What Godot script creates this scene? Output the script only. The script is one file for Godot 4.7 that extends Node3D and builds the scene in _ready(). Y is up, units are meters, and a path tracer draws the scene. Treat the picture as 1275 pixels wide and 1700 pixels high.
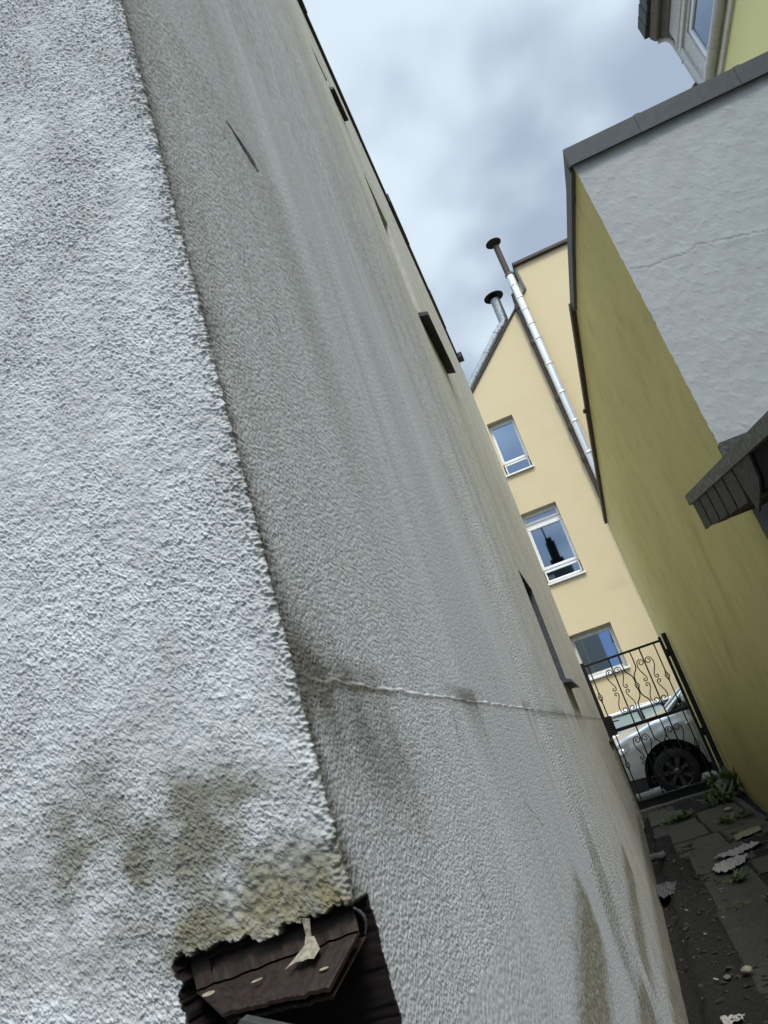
extends Node3D
# Narrow alley between two houses, seen by a phone held low and tilted.
# Geometry is written relative to the eye: x right, y up, -z along the alley; E lifts it so that the alley floor is near y = 0.

const NICKS := [[-0.727, 0.5672, -0.729, 0.5261], [-0.816, 0.6220, -0.809, 0.5974], [-1.091, 0.6272, -1.091, 0.6126], [-1.302, 0.1148, -1.308, 0.1022], [-0.982, 0.2261, -0.989, 0.2103], [-0.836, -0.0914, -0.862, -0.1440], [-1.006, 0.0773, -0.982, 0.0376], [-2.010, 0.0978, -1.976, -0.0176], [-1.350, 0.8558, -1.346, 0.8429], [-1.545, 0.1591, -1.517, 0.1252], [-2.001, 1.9433, -2.082, 1.9305], [-0.745, 0.8972, -0.745, 0.8886], [-1.362, -0.0750, -1.477, -0.1291], [-0.622, -0.0988, -0.621, -0.1072], [-1.146, 0.5202, -1.138, 0.5055], [-0.499, 0.2071, -0.504, 0.2033]]
const E := 1.1
const D := 0.2          # distance from the eye to the alley wall of the left house
const ZC := -0.496      # plane of the left house's front
const ZW := -3.96       # plane of the white front of the block on the right
const ZB := -18.5       # plane of the cream house across the street
var rng := RandomNumberGenerator.new()
var joints := []
var M := {}
var T := {}
var nA := FastNoiseLite.new()
var nB := FastNoiseLite.new()
var nC := FastNoiseLite.new()


# ---------------------------------------------------------------- helpers
func numbered(p: Node, called: String) -> String:
	if not p.has_node(NodePath(called)):
		return called
	var k := 1
	while p.has_node(NodePath("%s_%03d" % [called, k])):
		k += 1
	return "%s_%03d" % [called, k]


func thing(called: String, label: String, category: String, at: Vector3, group := "") -> Node3D:
	var o := Node3D.new()
	o.name = numbered(self, called)
	add_child(o, true)
	o.position = at + Vector3(0, E, 0)
	o.set_meta("label", label)
	o.set_meta("category", category)
	if group != "":
		o.set_meta("group", group)
	return o


func put(called: String, mesh: Mesh, m: Material, parent: Node = self, label := "", local := false) -> MeshInstance3D:
	var o := MeshInstance3D.new()
	o.name = numbered(parent, called)
	o.mesh = mesh
	o.material_override = null
	for k in mesh.get_surface_count():
		o.set_surface_override_material(k, m)
	parent.add_child(o, true)
	if not local:
		if parent == self:
			o.position = Vector3(0, E, 0)
		elif parent.get_parent() == self and not parent is MeshInstance3D:
			o.position = Vector3(0, E, 0) - parent.position
	if label != "":
		o.set_meta("label", label)
	return o


func obj(called: String, s: SurfaceTool, m: Material, parent: Node = self, label := "", local := false) -> MeshInstance3D:
	s.generate_normals()
	return put(called, s.commit(), m, parent, label, local)


func struct(called: String, s: SurfaceTool, m: Material, parent: Node = self) -> MeshInstance3D:
	var o := obj(called, s, m, parent)
	o.set_meta("kind", "structure")
	return o


func stn() -> SurfaceTool:
	var s := SurfaceTool.new()
	s.begin(Mesh.PRIMITIVE_TRIANGLES)
	s.set_smooth_group(-1)
	return s


func tri(s: SurfaceTool, a: Vector3, b: Vector3, c: Vector3, o: Vector3) -> void:
	if (b - a).cross(c - a).dot(o) > 0.0:
		s.add_vertex(a)
		s.add_vertex(c)
		s.add_vertex(b)
	else:
		s.add_vertex(a)
		s.add_vertex(b)
		s.add_vertex(c)


func quad(s: SurfaceTool, a: Vector3, b: Vector3, c: Vector3, d: Vector3, o: Vector3) -> void:
	tri(s, a, b, c, o)
	tri(s, a, c, d, o)


func box(s: SurfaceTool, lo: Vector3, hi: Vector3, bev := 0.0, xf := Transform3D()) -> void:
	var c := (lo + hi) * 0.5
	var h := (hi - lo) * 0.5
	bev = minf(bev, minf(h.x, minf(h.y, h.z)) * 0.9)
	var bs := xf.basis
	for ax in 3:
		var b := (ax + 1) % 3
		var d := (ax + 2) % 3
		for sg in [-1.0, 1.0]:
			var n := Vector3.ZERO
			n[ax] = sg
			var q: Array[Vector3] = []
			for w in [[-1.0, -1.0], [1.0, -1.0], [1.0, 1.0], [-1.0, 1.0]]:
				var p := Vector3.ZERO
				p[ax] = sg * h[ax]
				p[b] = w[0] * (h[b] - bev)
				p[d] = w[1] * (h[d] - bev)
				q.append(xf * (c + p))
			quad(s, q[0], q[1], q[2], q[3], bs * n)
		if bev > 0.0:
			for sb in [-1.0, 1.0]:
				for sd in [-1.0, 1.0]:
					var q: Array[Vector3] = []
					for w in [[-1.0, 0], [1.0, 0], [1.0, 1], [-1.0, 1]]:
						var p := Vector3.ZERO
						p[ax] = w[0] * (h[ax] - bev)
						p[b] = sb * (h[b] - (bev if w[1] == 1 else 0.0))
						p[d] = sd * (h[d] - (bev if w[1] == 0 else 0.0))
						q.append(xf * (c + p))
					var n := Vector3.ZERO
					n[b] = sb
					n[d] = sd
					quad(s, q[0], q[1], q[2], q[3], bs * n)
	if bev > 0.0:
		for sx in [-1.0, 1.0]:
			for sy in [-1.0, 1.0]:
				for sz in [-1.0, 1.0]:
					var v := Vector3(sx * h.x, sy * h.y, sz * h.z)
					tri(s, xf * (c + v - Vector3(0, sy * bev, sz * bev)), xf * (c + v - Vector3(sx * bev, 0, sz * bev)), xf * (c + v - Vector3(sx * bev, sy * bev, 0)), bs * v.sign())


func p3(axis: String, p: Vector2, t: float) -> Vector3:
	if axis == "z":
		return Vector3(p.x, p.y, t)
	if axis == "x":
		return Vector3(t, p.y, p.x)
	return Vector3(p.x, t, p.y)


func prism(s: SurfaceTool, poly: PackedVector2Array, t0: float, t1: float, axis := "z") -> void:
	var area := 0.0
	for k in poly.size():
		area += poly[k].cross(poly[(k + 1) % poly.size()])
	var up := p3(axis, Vector2.ZERO, 1.0)
	var ix := Geometry2D.triangulate_polygon(poly)
	for k in range(0, ix.size(), 3):
		for side in [[t0, -1.0], [t1, 1.0]]:
			tri(s, p3(axis, poly[ix[k]], side[0]), p3(axis, poly[ix[k + 1]], side[0]), p3(axis, poly[ix[k + 2]], side[0]), up * side[1] * signf(t1 - t0))
	for k in poly.size():
		var a := poly[k]
		var b := poly[(k + 1) % poly.size()]
		var d := b - a
		var n := Vector2(d.y, -d.x) * signf(area)
		quad(s, p3(axis, a, t0), p3(axis, b, t0), p3(axis, b, t1), p3(axis, a, t1), p3(axis, n, 0.0))


func tube(s: SurfaceTool, pts: Array, r: Variant, n := 8, caps := true) -> void:
	var t0: Vector3 = (pts[1] - pts[0]).normalized()
	var u := t0.cross(Vector3.UP if absf(t0.y) < 0.9 else Vector3.RIGHT).normalized()
	var rings := []
	for k in pts.size():
		var t: Vector3 = (pts[mini(k + 1, pts.size() - 1)] - pts[maxi(k - 1, 0)]).normalized()
		u = (u - t * u.dot(t)).normalized()
		var w := t.cross(u)
		var rad: float = r[k] if r is Array else r
		var ring: Array[Vector3] = []
		for j in n:
			var a := TAU * j / n
			ring.append(pts[k] + (u * cos(a) + w * sin(a)) * rad)
		rings.append(ring)
	s.set_smooth_group(1)
	for k in pts.size() - 1:
		for j in n:
			var a: Vector3 = rings[k][j]
			var b: Vector3 = rings[k][(j + 1) % n]
			var c: Vector3 = rings[k + 1][(j + 1) % n]
			var d: Vector3 = rings[k + 1][j]
			quad(s, a, b, c, d, (a + b + c + d) * 0.25 - (pts[k] + pts[k + 1]) * 0.5)
	s.set_smooth_group(-1)
	if caps:
		for e in [0, pts.size() - 1]:
			var o: Vector3 = (pts[0] - pts[1]) if e == 0 else (pts[e] - pts[e - 1])
			for j in n:
				tri(s, pts[e], rings[e][j], rings[e][(j + 1) % n], o)


func spline(pts: Array, per := 6) -> Array:
	var out := []
	for k in pts.size() - 1:
		var a = pts[maxi(k - 1, 0)]
		var d = pts[mini(k + 2, pts.size() - 1)]
		for j in per:
			out.append(pts[k].cubic_interpolate(pts[k + 1], a, d, float(j) / per))
	out.append(pts[-1])
	return out


func lathe(s: SurfaceTool, prof: Array, o: Vector3, n := 20, smooth := true) -> void:
	if smooth:
		s.set_smooth_group(2)
	for k in prof.size() - 1:
		var a: Vector2 = prof[k]
		var b: Vector2 = prof[k + 1]
		var d := b - a
		for j in n:
			var c0 := Vector3(cos(TAU * j / n), 0, sin(TAU * j / n))
			var c1 := Vector3(cos(TAU * (j + 1) / n), 0, sin(TAU * (j + 1) / n))
			quad(s, o + c0 * a.x + Vector3.UP * a.y, o + c1 * a.x + Vector3.UP * a.y, o + c1 * b.x + Vector3.UP * b.y, o + c0 * b.x + Vector3.UP * b.y, (c0 + c1) * d.y + Vector3.DOWN * d.x)
	s.set_smooth_group(-1)


func lines(a: float, b: float, step: float, extra := []) -> Array:
	var out := []
	var n := int(ceil((b - a) / step))
	for k in n + 1:
		out.append(a + (b - a) * k / n)
	return merged(out, extra, step * 0.25)


func merged(list: Array, extra: Array, near: float) -> Array:
	var out := []
	for v in list:
		var ok := true
		for e in extra:
			if absf(v - e) < near:
				ok = false
		if ok:
			out.append(v)
	for e in extra:
		if e >= list[0] - 1e-6 and e <= list[-1] + 1e-6 or list[0] > list[-1]:
			out.append(e)
	out.sort()
	return out


# a flat wall as a grid with true openings; vertex colours carry its stains
func wall(us: Array, vs: Array, to3: Callable, col: Callable, openings: Array, out: Vector3, rough := 0.0) -> ArrayMesh:
	var pos := PackedVector3Array()
	var cols := PackedColorArray()
	var nor := PackedVector3Array()
	var idx := PackedInt32Array()
	for v in vs:
		for u in us:
			pos.append(to3.call(u, v))
			cols.append(col.call(u, v))
			if rough > 0.0:
				var p: Vector3 = pos[-1]
				nor.append((out + rough * Vector3(0.0, nB.get_noise_2d(p.z * 45.0 + 5.0, p.y * 60.0), nB.get_noise_2d(p.z * 45.0 - 70.0, p.y * 60.0))).normalized())
			else:
				nor.append(out)
	var w := us.size()
	var flip := (pos[1] - pos[0]).cross(pos[w] - pos[0]).dot(out) > 0.0
	for j in vs.size() - 1:
		for i in w - 1:
			var c := Vector2((us[i] + us[i + 1]) * 0.5, (vs[j] + vs[j + 1]) * 0.5)
			var hole := false
			for o in openings:
				if c.x > o[0] and c.x < o[1] and c.y > o[2] and c.y < o[3]:
					hole = true
			if hole:
				continue
			var a := j * w + i
			if flip:
				idx.append_array([a, a + w, a + 1, a + 1, a + w, a + w + 1])
			else:
				idx.append_array([a, a + 1, a + w, a + 1, a + w + 1, a + w])
	return arrays(pos, nor, cols, idx)


func arrays(pos: PackedVector3Array, nor: PackedVector3Array, cols: PackedColorArray, idx: PackedInt32Array) -> ArrayMesh:
	var a := []
	a.resize(Mesh.ARRAY_MAX)
	a[Mesh.ARRAY_VERTEX] = pos
	a[Mesh.ARRAY_NORMAL] = nor
	if cols.size():
		a[Mesh.ARRAY_COLOR] = cols
	a[Mesh.ARRAY_INDEX] = idx
	var m := ArrayMesh.new()
	m.add_surface_from_arrays(Mesh.PRIMITIVE_TRIANGLES, a)
	return m


# a relief: w columns, rows of points; normals from the neighbours
func relief(w: int, pos: PackedVector3Array, cols: PackedColorArray, out: Vector3) -> ArrayMesh:
	var h := pos.size() / w
	var nor := PackedVector3Array()
	nor.resize(pos.size())
	var idx := PackedInt32Array()
	idx.resize((w - 1) * (h - 1) * 6)
	var k := 0
	var mid := (h / 2) * w + w / 2
	var flip := (pos[mid + 1] - pos[mid]).cross(pos[mid + w] - pos[mid]).dot(out) > 0.0
	var sg := 1.0 if flip else -1.0
	for j in h:
		var up := w if j < h - 1 else 0
		var dn := w if j > 0 else 0
		for i in w:
			var a := j * w + i
			var r := 1 if i < w - 1 else 0
			var l := 1 if i > 0 else 0
			nor[a] = (pos[a + r] - pos[a - l]).cross(pos[a + up] - pos[a - dn]).normalized() * sg
			if r and up:
				if flip:
					idx[k] = a
					idx[k + 1] = a + w
					idx[k + 2] = a + 1
					idx[k + 3] = a + 1
					idx[k + 4] = a + w
					idx[k + 5] = a + w + 1
				else:
					idx[k] = a
					idx[k + 1] = a + 1
					idx[k + 2] = a + w
					idx[k + 3] = a + 1
					idx[k + 4] = a + w + 1
					idx[k + 5] = a + w
				k += 6
	return arrays(pos, nor, cols, idx)


func noise(seed_: int, freq := 1.0, type := FastNoiseLite.TYPE_SIMPLEX_SMOOTH, oct := 1) -> FastNoiseLite:
	var n := FastNoiseLite.new()
	n.seed = seed_
	n.noise_type = type
	n.frequency = freq
	n.fractal_type = FastNoiseLite.FRACTAL_FBM if oct > 1 else FastNoiseLite.FRACTAL_NONE
	n.fractal_octaves = oct
	return n


func ntex(n: FastNoiseLite, size := 512, lo := Color.BLACK, hi := Color.WHITE) -> NoiseTexture2D:
	var t := NoiseTexture2D.new()
	t.width = size
	t.height = size
	t.seamless = true
	t.noise = n
	if lo != Color.BLACK or hi != Color.WHITE:
		var g := Gradient.new()
		g.set_color(0, lo)
		g.set_color(1, hi)
		t.color_ramp = g
	return t


func mat(c: Vector3, rough := 0.9, bump: Texture2D = null, cm := 0.1, scale := 1.0, grain: Texture2D = null, gscale := 1.0, vcol := false) -> StandardMaterial3D:
	var m := StandardMaterial3D.new()
	m.albedo_color = Color(c.x, c.y, c.z).linear_to_srgb()
	m.roughness = rough
	m.metallic_specular = 0.4
	m.vertex_color_use_as_albedo = vcol
	if bump:
		m.heightmap_enabled = true
		m.heightmap_texture = bump
		m.heightmap_scale = cm
	if grain:
		if bump:
			m.detail_enabled = true
			m.detail_albedo = grain
			m.detail_blend_mode = BaseMaterial3D.BLEND_MODE_MUL
			m.detail_uv_layer = BaseMaterial3D.DETAIL_UV_2
			m.uv2_triplanar = true
			m.uv2_world_triplanar = true
			m.uv2_scale = Vector3.ONE * gscale
		else:
			m.albedo_texture = grain
			scale = gscale
	if bump or grain:
		m.uv1_triplanar = true
		m.uv1_world_triplanar = true
		m.uv1_scale = Vector3.ONE * scale
	return m


func sm(a: float, b: float, x: float) -> float:
	return smoothstep(a, b, x)


func lin(c: Vector3) -> Color:
	return Color(c.x, c.y, c.z)


# distance from (u, v) to a segment, with its own scale on each axis
func seg(u: float, v: float, ua: float, va: float, ub: float, vb: float, su := 1.0) -> float:
	var p := Vector2(u * su, v)
	return p.distance_to(Geometry2D.get_closest_point_to_segment(p, Vector2(ua * su, va), Vector2(ub * su, vb)))


# ---------------------------------------------------------------- the sky
func sky_image() -> Image:
	var w := 1400
	var h := 700
	var img := Image.create(w, h, false, Image.FORMAT_RGBF)
	var n1 := noise(11, 1.0, FastNoiseLite.TYPE_SIMPLEX_SMOOTH, 5)
	var n2 := noise(0, 1.0, FastNoiseLite.TYPE_SIMPLEX_SMOOTH, 4)
	var n3 := noise(52, 1.0, FastNoiseLite.TYPE_SIMPLEX_SMOOTH, 5)
	var sun := Vector3(0.25, 0.85, 0.47).normalized()
	for j in h:
		var el := PI * (0.5 - (j + 0.5) / h)
		for i in w:
			var az := TAU * (i + 0.5) / w
			var d := Vector3(sin(az) * cos(el), sin(el), -cos(az) * cos(el))
			var up := maxf(d.y, 0.02)
			var q := Vector2(d.x, d.z) / (up + 0.35)
			var cover := n1.get_noise_2d(q.x * 1.5 + 3.1, q.y * 1.5 - 1.7) * 0.5 + 0.5
			var shade := n2.get_noise_2d(q.x * 2.1 + 1.75, q.y * 2.1 + 2.45) * 0.5 + 0.5
			shade += 0.12 * n3.get_noise_2d(q.x * 6.0, q.y * 6.0)
			var blue := Vector3(0.16, 0.25, 0.42)
			var cloud := Vector3(0.178, 0.216, 0.276).lerp(Vector3(0.325, 0.380, 0.43), sm(0.25, 0.72, shade))
			# towards the back the cover opens into blue near the roofs
			var back := sm(0.1, 0.9, d.z)
			var need := lerpf(0.12, 0.18, back) + 0.36 * back * (1.0 - sm(0.20, 0.42, d.y))
			var c := blue.lerp(cloud, sm(need - 0.10, need + 0.16, cover))
			var s := maxf(0.0, d.dot(sun))
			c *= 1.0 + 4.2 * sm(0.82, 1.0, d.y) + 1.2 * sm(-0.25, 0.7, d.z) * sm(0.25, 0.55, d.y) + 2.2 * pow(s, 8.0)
			c = c.lerp(Vector3(0.34, 0.40, 0.48), 0.45 * (1.0 - sm(0.0, 0.30, d.y)) * (1.0 - 0.8 * back))
			if d.y < 0.0:
				c = c.lerp(Vector3(0.12, 0.12, 0.12), sm(0.0, -0.06, d.y))
			img.set_pixel(i, j, Color(c.x, c.y, c.z))
	return img


func _ready() -> void:
	rng.seed = 7
	# camera: 69.4 degrees high lens, pitched up and rolled; the sky, the soft sun and the exposure
	var cam := Camera3D.new()
	cam.name = "camera"
	cam.fov = 69.39
	cam.near = 0.05
	cam.far = 400.0
	var bx := Vector3(0.9113, -0.2911, -0.2930)
	var by := Vector3(0.3690, 0.8921, 0.2604)
	by = (by - bx.normalized() * by.dot(bx.normalized())).normalized()
	bx = bx.normalized()
	cam.transform = Transform3D(Basis(bx, by, bx.cross(by)), Vector3(0, E, 0))
	add_child(cam)
	cam.current = true
	var we := WorldEnvironment.new()
	we.name = "environment"
	var env := Environment.new()
	env.background_mode = Environment.BG_SKY
	var sky := Sky.new()
	var pano := PanoramaSkyMaterial.new()
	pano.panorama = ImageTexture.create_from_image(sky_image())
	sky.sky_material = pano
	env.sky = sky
	env.tonemap_mode = Environment.TONE_MAPPER_LINEAR
	env.tonemap_exposure = 2.25
	env.ambient_light_source = Environment.AMBIENT_SOURCE_SKY
	env.sdfgi_enabled = true
	env.ssao_enabled = true
	env.ssil_enabled = true
	we.environment = env
	add_child(we)
	var sun := DirectionalLight3D.new()
	sun.name = "sun"
	sun.light_energy = 0.42
	sun.light_color = Color(1.0, 0.97, 0.92)
	sun.light_angular_distance = 14.0
	sun.shadow_enabled = true
	add_child(sun)
	sun.look_at_from_position(Vector3(2.5, 8.5, 4.7), Vector3.ZERO)

	make_materials()
	setting()
	left_house()
	right_block()
	canopy()
	lemon_house()
	cream_house()
	rear_house()
	gate()
	silver_car()
	white_car()
	plants()
	litter()


func make_materials() -> void:
	nA = noise(3, 1.0, FastNoiseLite.TYPE_SIMPLEX_SMOOTH, 3)
	nB = noise(5, 1.0, FastNoiseLite.TYPE_SIMPLEX_SMOOTH, 2)
	nC = noise(8, 1.0, FastNoiseLite.TYPE_CELLULAR)
	T.grit = ntex(noise(21, 0.17, FastNoiseLite.TYPE_SIMPLEX_SMOOTH, 3), 1024)
	var gn := noise(41, 0.15, FastNoiseLite.TYPE_CELLULAR)
	gn.cellular_jitter = 1.0
	T.grain = ntex(gn, 1024)
	T.lump = ntex(noise(22, 0.03, FastNoiseLite.TYPE_SIMPLEX_SMOOTH, 5), 512)
	T.fine = ntex(noise(23, 0.25, FastNoiseLite.TYPE_SIMPLEX_SMOOTH, 3), 512)
	T.blot = ntex(noise(24, 0.012, FastNoiseLite.TYPE_SIMPLEX_SMOOTH, 5), 512, Color(0.86, 0.86, 0.85), Color(1, 1, 1))
	T.dirt = ntex(noise(25, 0.02, FastNoiseLite.TYPE_SIMPLEX_SMOOTH, 6), 512, Color(0.55, 0.54, 0.50), Color(1, 1, 1))
	T.rust = ntex(noise(26, 0.02, FastNoiseLite.TYPE_SIMPLEX_SMOOTH, 6), 512, Color(0.33, 0.24, 0.2), Color(1.0, 0.86, 0.76))
	T.speck = ntex(noise(27, 0.12, FastNoiseLite.TYPE_SIMPLEX_SMOOTH, 4), 1024, Color(0.90, 0.90, 0.895), Color(1, 1, 1))
	T.pits = ntex(noise(28, 0.2, FastNoiseLite.TYPE_SIMPLEX_SMOOTH, 4), 1024, Color(0.74, 0.735, 0.73), Color(1, 1, 1))
	M.render = mat(Vector3.ONE, 0.95, T.grain, -0.065, 1.0, T.pits, 1.1, true)
	M.render.uv1_scale = Vector3(1.0, 1.0, 0.5)
	M.render.uv2_scale = Vector3(1.0, 1.0, 0.36) * 1.1
	M.far = mat(Vector3.ONE, 0.95, T.grain, -0.17, 1.0, T.pits, 1.0, true)
	M.far.uv1_scale = Vector3(1.0, 1.0, 0.28)
	M.far.uv2_scale = Vector3(1.0, 1.0, 0.25)
	M.front = mat(Vector3.ONE, 0.95, T.grain, -0.30, 1.7, T.pits, 1.9, true)
	M.crumb = mat(Vector3.ONE, 0.95, T.grit, 0.05, 3.0, T.blot, 2.3, true)
	M.stucco = mat(Vector3.ONE, 0.95, T.fine, 0.12, 1.4, T.speck, 0.9, true)
	M.cream = mat(Vector3(0.70, 0.585, 0.375), 0.95, T.fine, 0.12, 0.8, T.speck, 0.25)
	M.lemon = mat(Vector3(0.84, 0.79, 0.38), 0.95, T.fine, 0.06, 0.9, T.speck, 0.5)
	M.glass = mat(Vector3(0.27, 0.34, 0.425), 0.02)
	M.glass.metallic = 1.0
	M.darkglass = mat(Vector3(0.02, 0.024, 0.028), 0.08)
	M.white = mat(Vector3(0.78, 0.79, 0.80), 0.4)
	M.greywhite = mat(Vector3(0.60, 0.595, 0.57), 0.6, T.fine, 0.03, 2.0, T.blot, 1.1)
	M.grime = mat(Vector3(0.40, 0.39, 0.35), 0.95, T.grit, 0.14, 1.0, T.dirt, 1.5)
	M.oldstone = mat(Vector3(0.26, 0.25, 0.23), 0.9, T.lump, 0.2, 3.0, T.dirt, 2.6)
	M.slate = mat(Vector3(0.075, 0.080, 0.085), 0.6, T.lump, 0.3, 3.0, T.dirt, 2.0)
	M.zinc = mat(Vector3(0.085, 0.095, 0.112), 0.5, T.fine, 0.03, 1.0, T.blot, 2.3)
	M.zinclight = mat(Vector3(0.22, 0.235, 0.23), 0.55, T.fine, 0.05, 1.0, T.dirt, 2.1)
	M.steel = mat(Vector3(0.72, 0.71, 0.69), 0.28, T.lump, 0.2, 2.0)
	M.steel.metallic = 0.95
	M.galv = mat(Vector3(0.45, 0.48, 0.51), 0.42, null, 0.0, 1.0, T.dirt, 1.3)
	M.galv.metallic = 0.8
	M.darkmetal = mat(Vector3(0.035, 0.033, 0.032), 0.55)
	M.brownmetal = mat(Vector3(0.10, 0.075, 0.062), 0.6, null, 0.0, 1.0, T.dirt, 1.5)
	M.iron = mat(Vector3(0.010, 0.010, 0.011), 0.55)
	M.rust = mat(Vector3(0.037, 0.0265, 0.021), 0.7, T.lump, 0.012, 14.0, T.rust, 9.0)
	M.black = mat(Vector3(0.006, 0.006, 0.006), 0.9)
	M.dead = mat(Vector3(0.028, 0.020, 0.015), 0.9)
	M.wood = mat(Vector3(0.13, 0.075, 0.045), 0.8, T.fine, 0.1, 2.0, T.dirt, 3.0)
	M.plank = mat(Vector3(0.075, 0.078, 0.074), 0.9, T.lump, 0.08, 6.0, T.dirt, 6.0)
	M.paver = []
	for k in 4:
		M.paver.append(mat(Vector3(0.030, 0.031, 0.027) * (0.7 + 0.19 * k), 0.6, T.lump, 0.5, 4.0, T.dirt, 2.3 + 0.3 * k))
	M.soil = mat(Vector3(0.011, 0.010, 0.0085), 0.95, T.lump, 1.5, 3.0, T.dirt, 3.1)
	M.kerb = mat(Vector3(0.16, 0.16, 0.15), 0.9, T.lump, 0.6, 3.0, T.dirt, 1.5)
	M.asphalt = mat(Vector3(0.085, 0.085, 0.087), 0.9, T.grit, 0.3, 1.0, T.dirt, 0.7)
	M.silver = mat(Vector3(0.52, 0.54, 0.57), 0.32)
	M.silver.metallic = 0.55
	M.silver.clearcoat_enabled = true
	M.silver.clearcoat = 1.0
	M.silver.clearcoat_roughness = 0.05
	M.carwhite = mat(Vector3(0.66, 0.68, 0.70), 0.3)
	M.carwhite.clearcoat_enabled = true
	M.carglass = mat(Vector3(0.03, 0.04, 0.037), 0.04)
	M.greenglass = mat(Vector3(0.19, 0.235, 0.205), 0.06)
	M.greenglass.metallic = 0.15
	M.rubber = mat(Vector3(0.014, 0.014, 0.015), 0.8)
	M.plastic = mat(Vector3(0.018, 0.018, 0.019), 0.6)
	M.alloy = mat(Vector3(0.12, 0.12, 0.125), 0.4)
	M.alloy.metallic = 0.8
	M.lamp = mat(Vector3(0.75, 0.77, 0.79), 0.12)
	M.lamp.metallic = 0.4
	M.lampglass = mat(Vector3(0.22, 0.23, 0.24), 0.1)
	M.lampglass.clearcoat_enabled = true
	M.lamp.clearcoat_enabled = true
	M.leaf = []
	for c in [Vector3(0.028, 0.044, 0.014), Vector3(0.036, 0.055, 0.018), Vector3(0.050, 0.060, 0.026)]:
		var m := mat(c, 0.6)
		m.backlight_enabled = true
		m.backlight = Color(0.25, 0.3, 0.12)
		M.leaf.append(m)
	M.paper = mat(Vector3(0.46, 0.435, 0.43), 0.95, T.lump, 0.3, 12.0, T.dirt, 11.0)
	M.oldpaper = mat(Vector3(0.28, 0.28, 0.18), 0.95, T.lump, 0.2, 12.0, T.dirt, 9.0)
	M.foil = mat(Vector3(0.12, 0.12, 0.125), 0.3, T.lump, 0.6, 16.0)
	M.foil.metallic = 0.7
	M.bone = mat(Vector3(0.36, 0.33, 0.26), 0.8, T.lump, 0.05, 20.0, T.dirt, 20.0)
	M.brick = mat(Vector3(0.20, 0.075, 0.055), 0.9, T.fine, 0.2, 2.0, T.dirt, 2.0)


# ---------------------------------------------------------------- ground, street, alley floor
func floor_y(x: float, z: float) -> float:
	var y := -1.12 + 0.012 * nA.get_noise_2d(x * 6.0, z * 6.0) + 0.01 * nB.get_noise_2d(x * 22.0, z * 22.0)
	y -= 0.07 * (1.0 - sm(-0.16, -0.09, x))
	y -= 0.13 * sm(0.74, 0.92, x) * (1.0 - sm(8.6, 10.2, -z))
	return y


func setting() -> void:
	var s := stn()
	quad(s, Vector3(-90, -1.25, 90), Vector3(90, -1.25, 90), Vector3(90, -1.25, -90), Vector3(-90, -1.25, -90), Vector3.UP)
	struct("ground", s, M.asphalt)
	s = stn()
	box(s, Vector3(-40, -1.4, -17.2), Vector3(40, -1.225, -11.35))
	struct("street", s, M.asphalt)
	s = stn()
	box(s, Vector3(-40, -1.4, -18.5), Vector3(40, -1.10, -17.2), 0.02)
	struct("far_pavement", s, M.kerb)
	s = stn()
	box(s, Vector3(-40, -1.4, -11.35), Vector3(40, -1.125, -10.92), 0.02)
	struct("pavement", s, M.asphalt)
	# the courtyard behind and beside the camera
	s = stn()
	box(s, Vector3(-14, -1.4, -0.5), Vector3(14, -1.13, 13.9))
	box(s, Vector3(1.0, -1.4, -3.96), Vector3(14, -1.134, -0.5))
	struct("courtyard", s, M.asphalt)
	# alley bed of trodden soil with a sunk gutter along each wall
	var pos := PackedVector3Array()
	var cols := PackedColorArray()
	var w := 61
	for j in 361:
		var z := -0.4 - 10.0 * j / 360.0
		for i in w:
			var x := -0.215 + 1.235 * i / (w - 1)
			pos.append(Vector3(x, floor_y(x, z), z))
	var path := put("alley_path", relief(w, pos, cols, Vector3.UP), M.soil)
	path.set_meta("kind", "structure")
	# paving slabs: courses across the alley, worn and sunken towards the left wall
	var z := -0.7
	var row := 0
	joints = [z]
	while z > -10.2:
		var depth: float = [0.46, 0.33, 0.58, 0.42, 0.64][row % 5]
		if z < -6.0:
			depth = [0.72, 0.64, 0.8][row % 3]
		depth = minf(depth, z + 10.34)
		var x := 0.08 + 0.03 * rng.randf() if z > -6.2 else (-0.12 if z < -7.6 else 0.02)
		var first := true
		while x < 0.84:
			var wd := rng.randf_range(0.22, 0.36) if z > -6.0 else rng.randf_range(0.3, 0.5)
			wd = minf(wd, 0.88 - x)
			if wd < 0.07:
				break
			var xf := Transform3D(Basis.from_euler(Vector3(rng.randf_range(-0.016, 0.016), rng.randf_range(-0.02, 0.02), rng.randf_range(-0.02, 0.02))), Vector3(x + wd * 0.5, -1.108 + rng.randf_range(-0.009, 0.007), z - depth * 0.5))
			var lost := rng.randf() < 0.16 and not first
			if not lost:
				var p := stn()
				box(p, Vector3(-wd * 0.5 + 0.009, -0.05, -depth * 0.5 + 0.009), Vector3(wd * 0.5 - 0.009, 0.0, depth * 0.5 - 0.009), 0.008, xf)
				obj("paver", p, M.paver[rng.randi() % 4], path, "", true)
			x += wd
			first = false
		z -= depth
		joints.append(z)
		row += 1
	# worn concrete threshold under the gate
	s = stn()
	var pts := []
	for k in 9:
		pts.append(-0.2 + 1.2 * k / 8.0)
	for k in 8:
		var a := 0.012 * sin(k * 2.3)
		var b := 0.012 * sin((k + 1) * 2.3)
		box(s, Vector3(pts[k], -1.3, -10.92), Vector3(pts[k + 1], -1.075 + a * 0.3, -10.36 + a), 0.006)
	struct("threshold", s, M.kerb)


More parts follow.
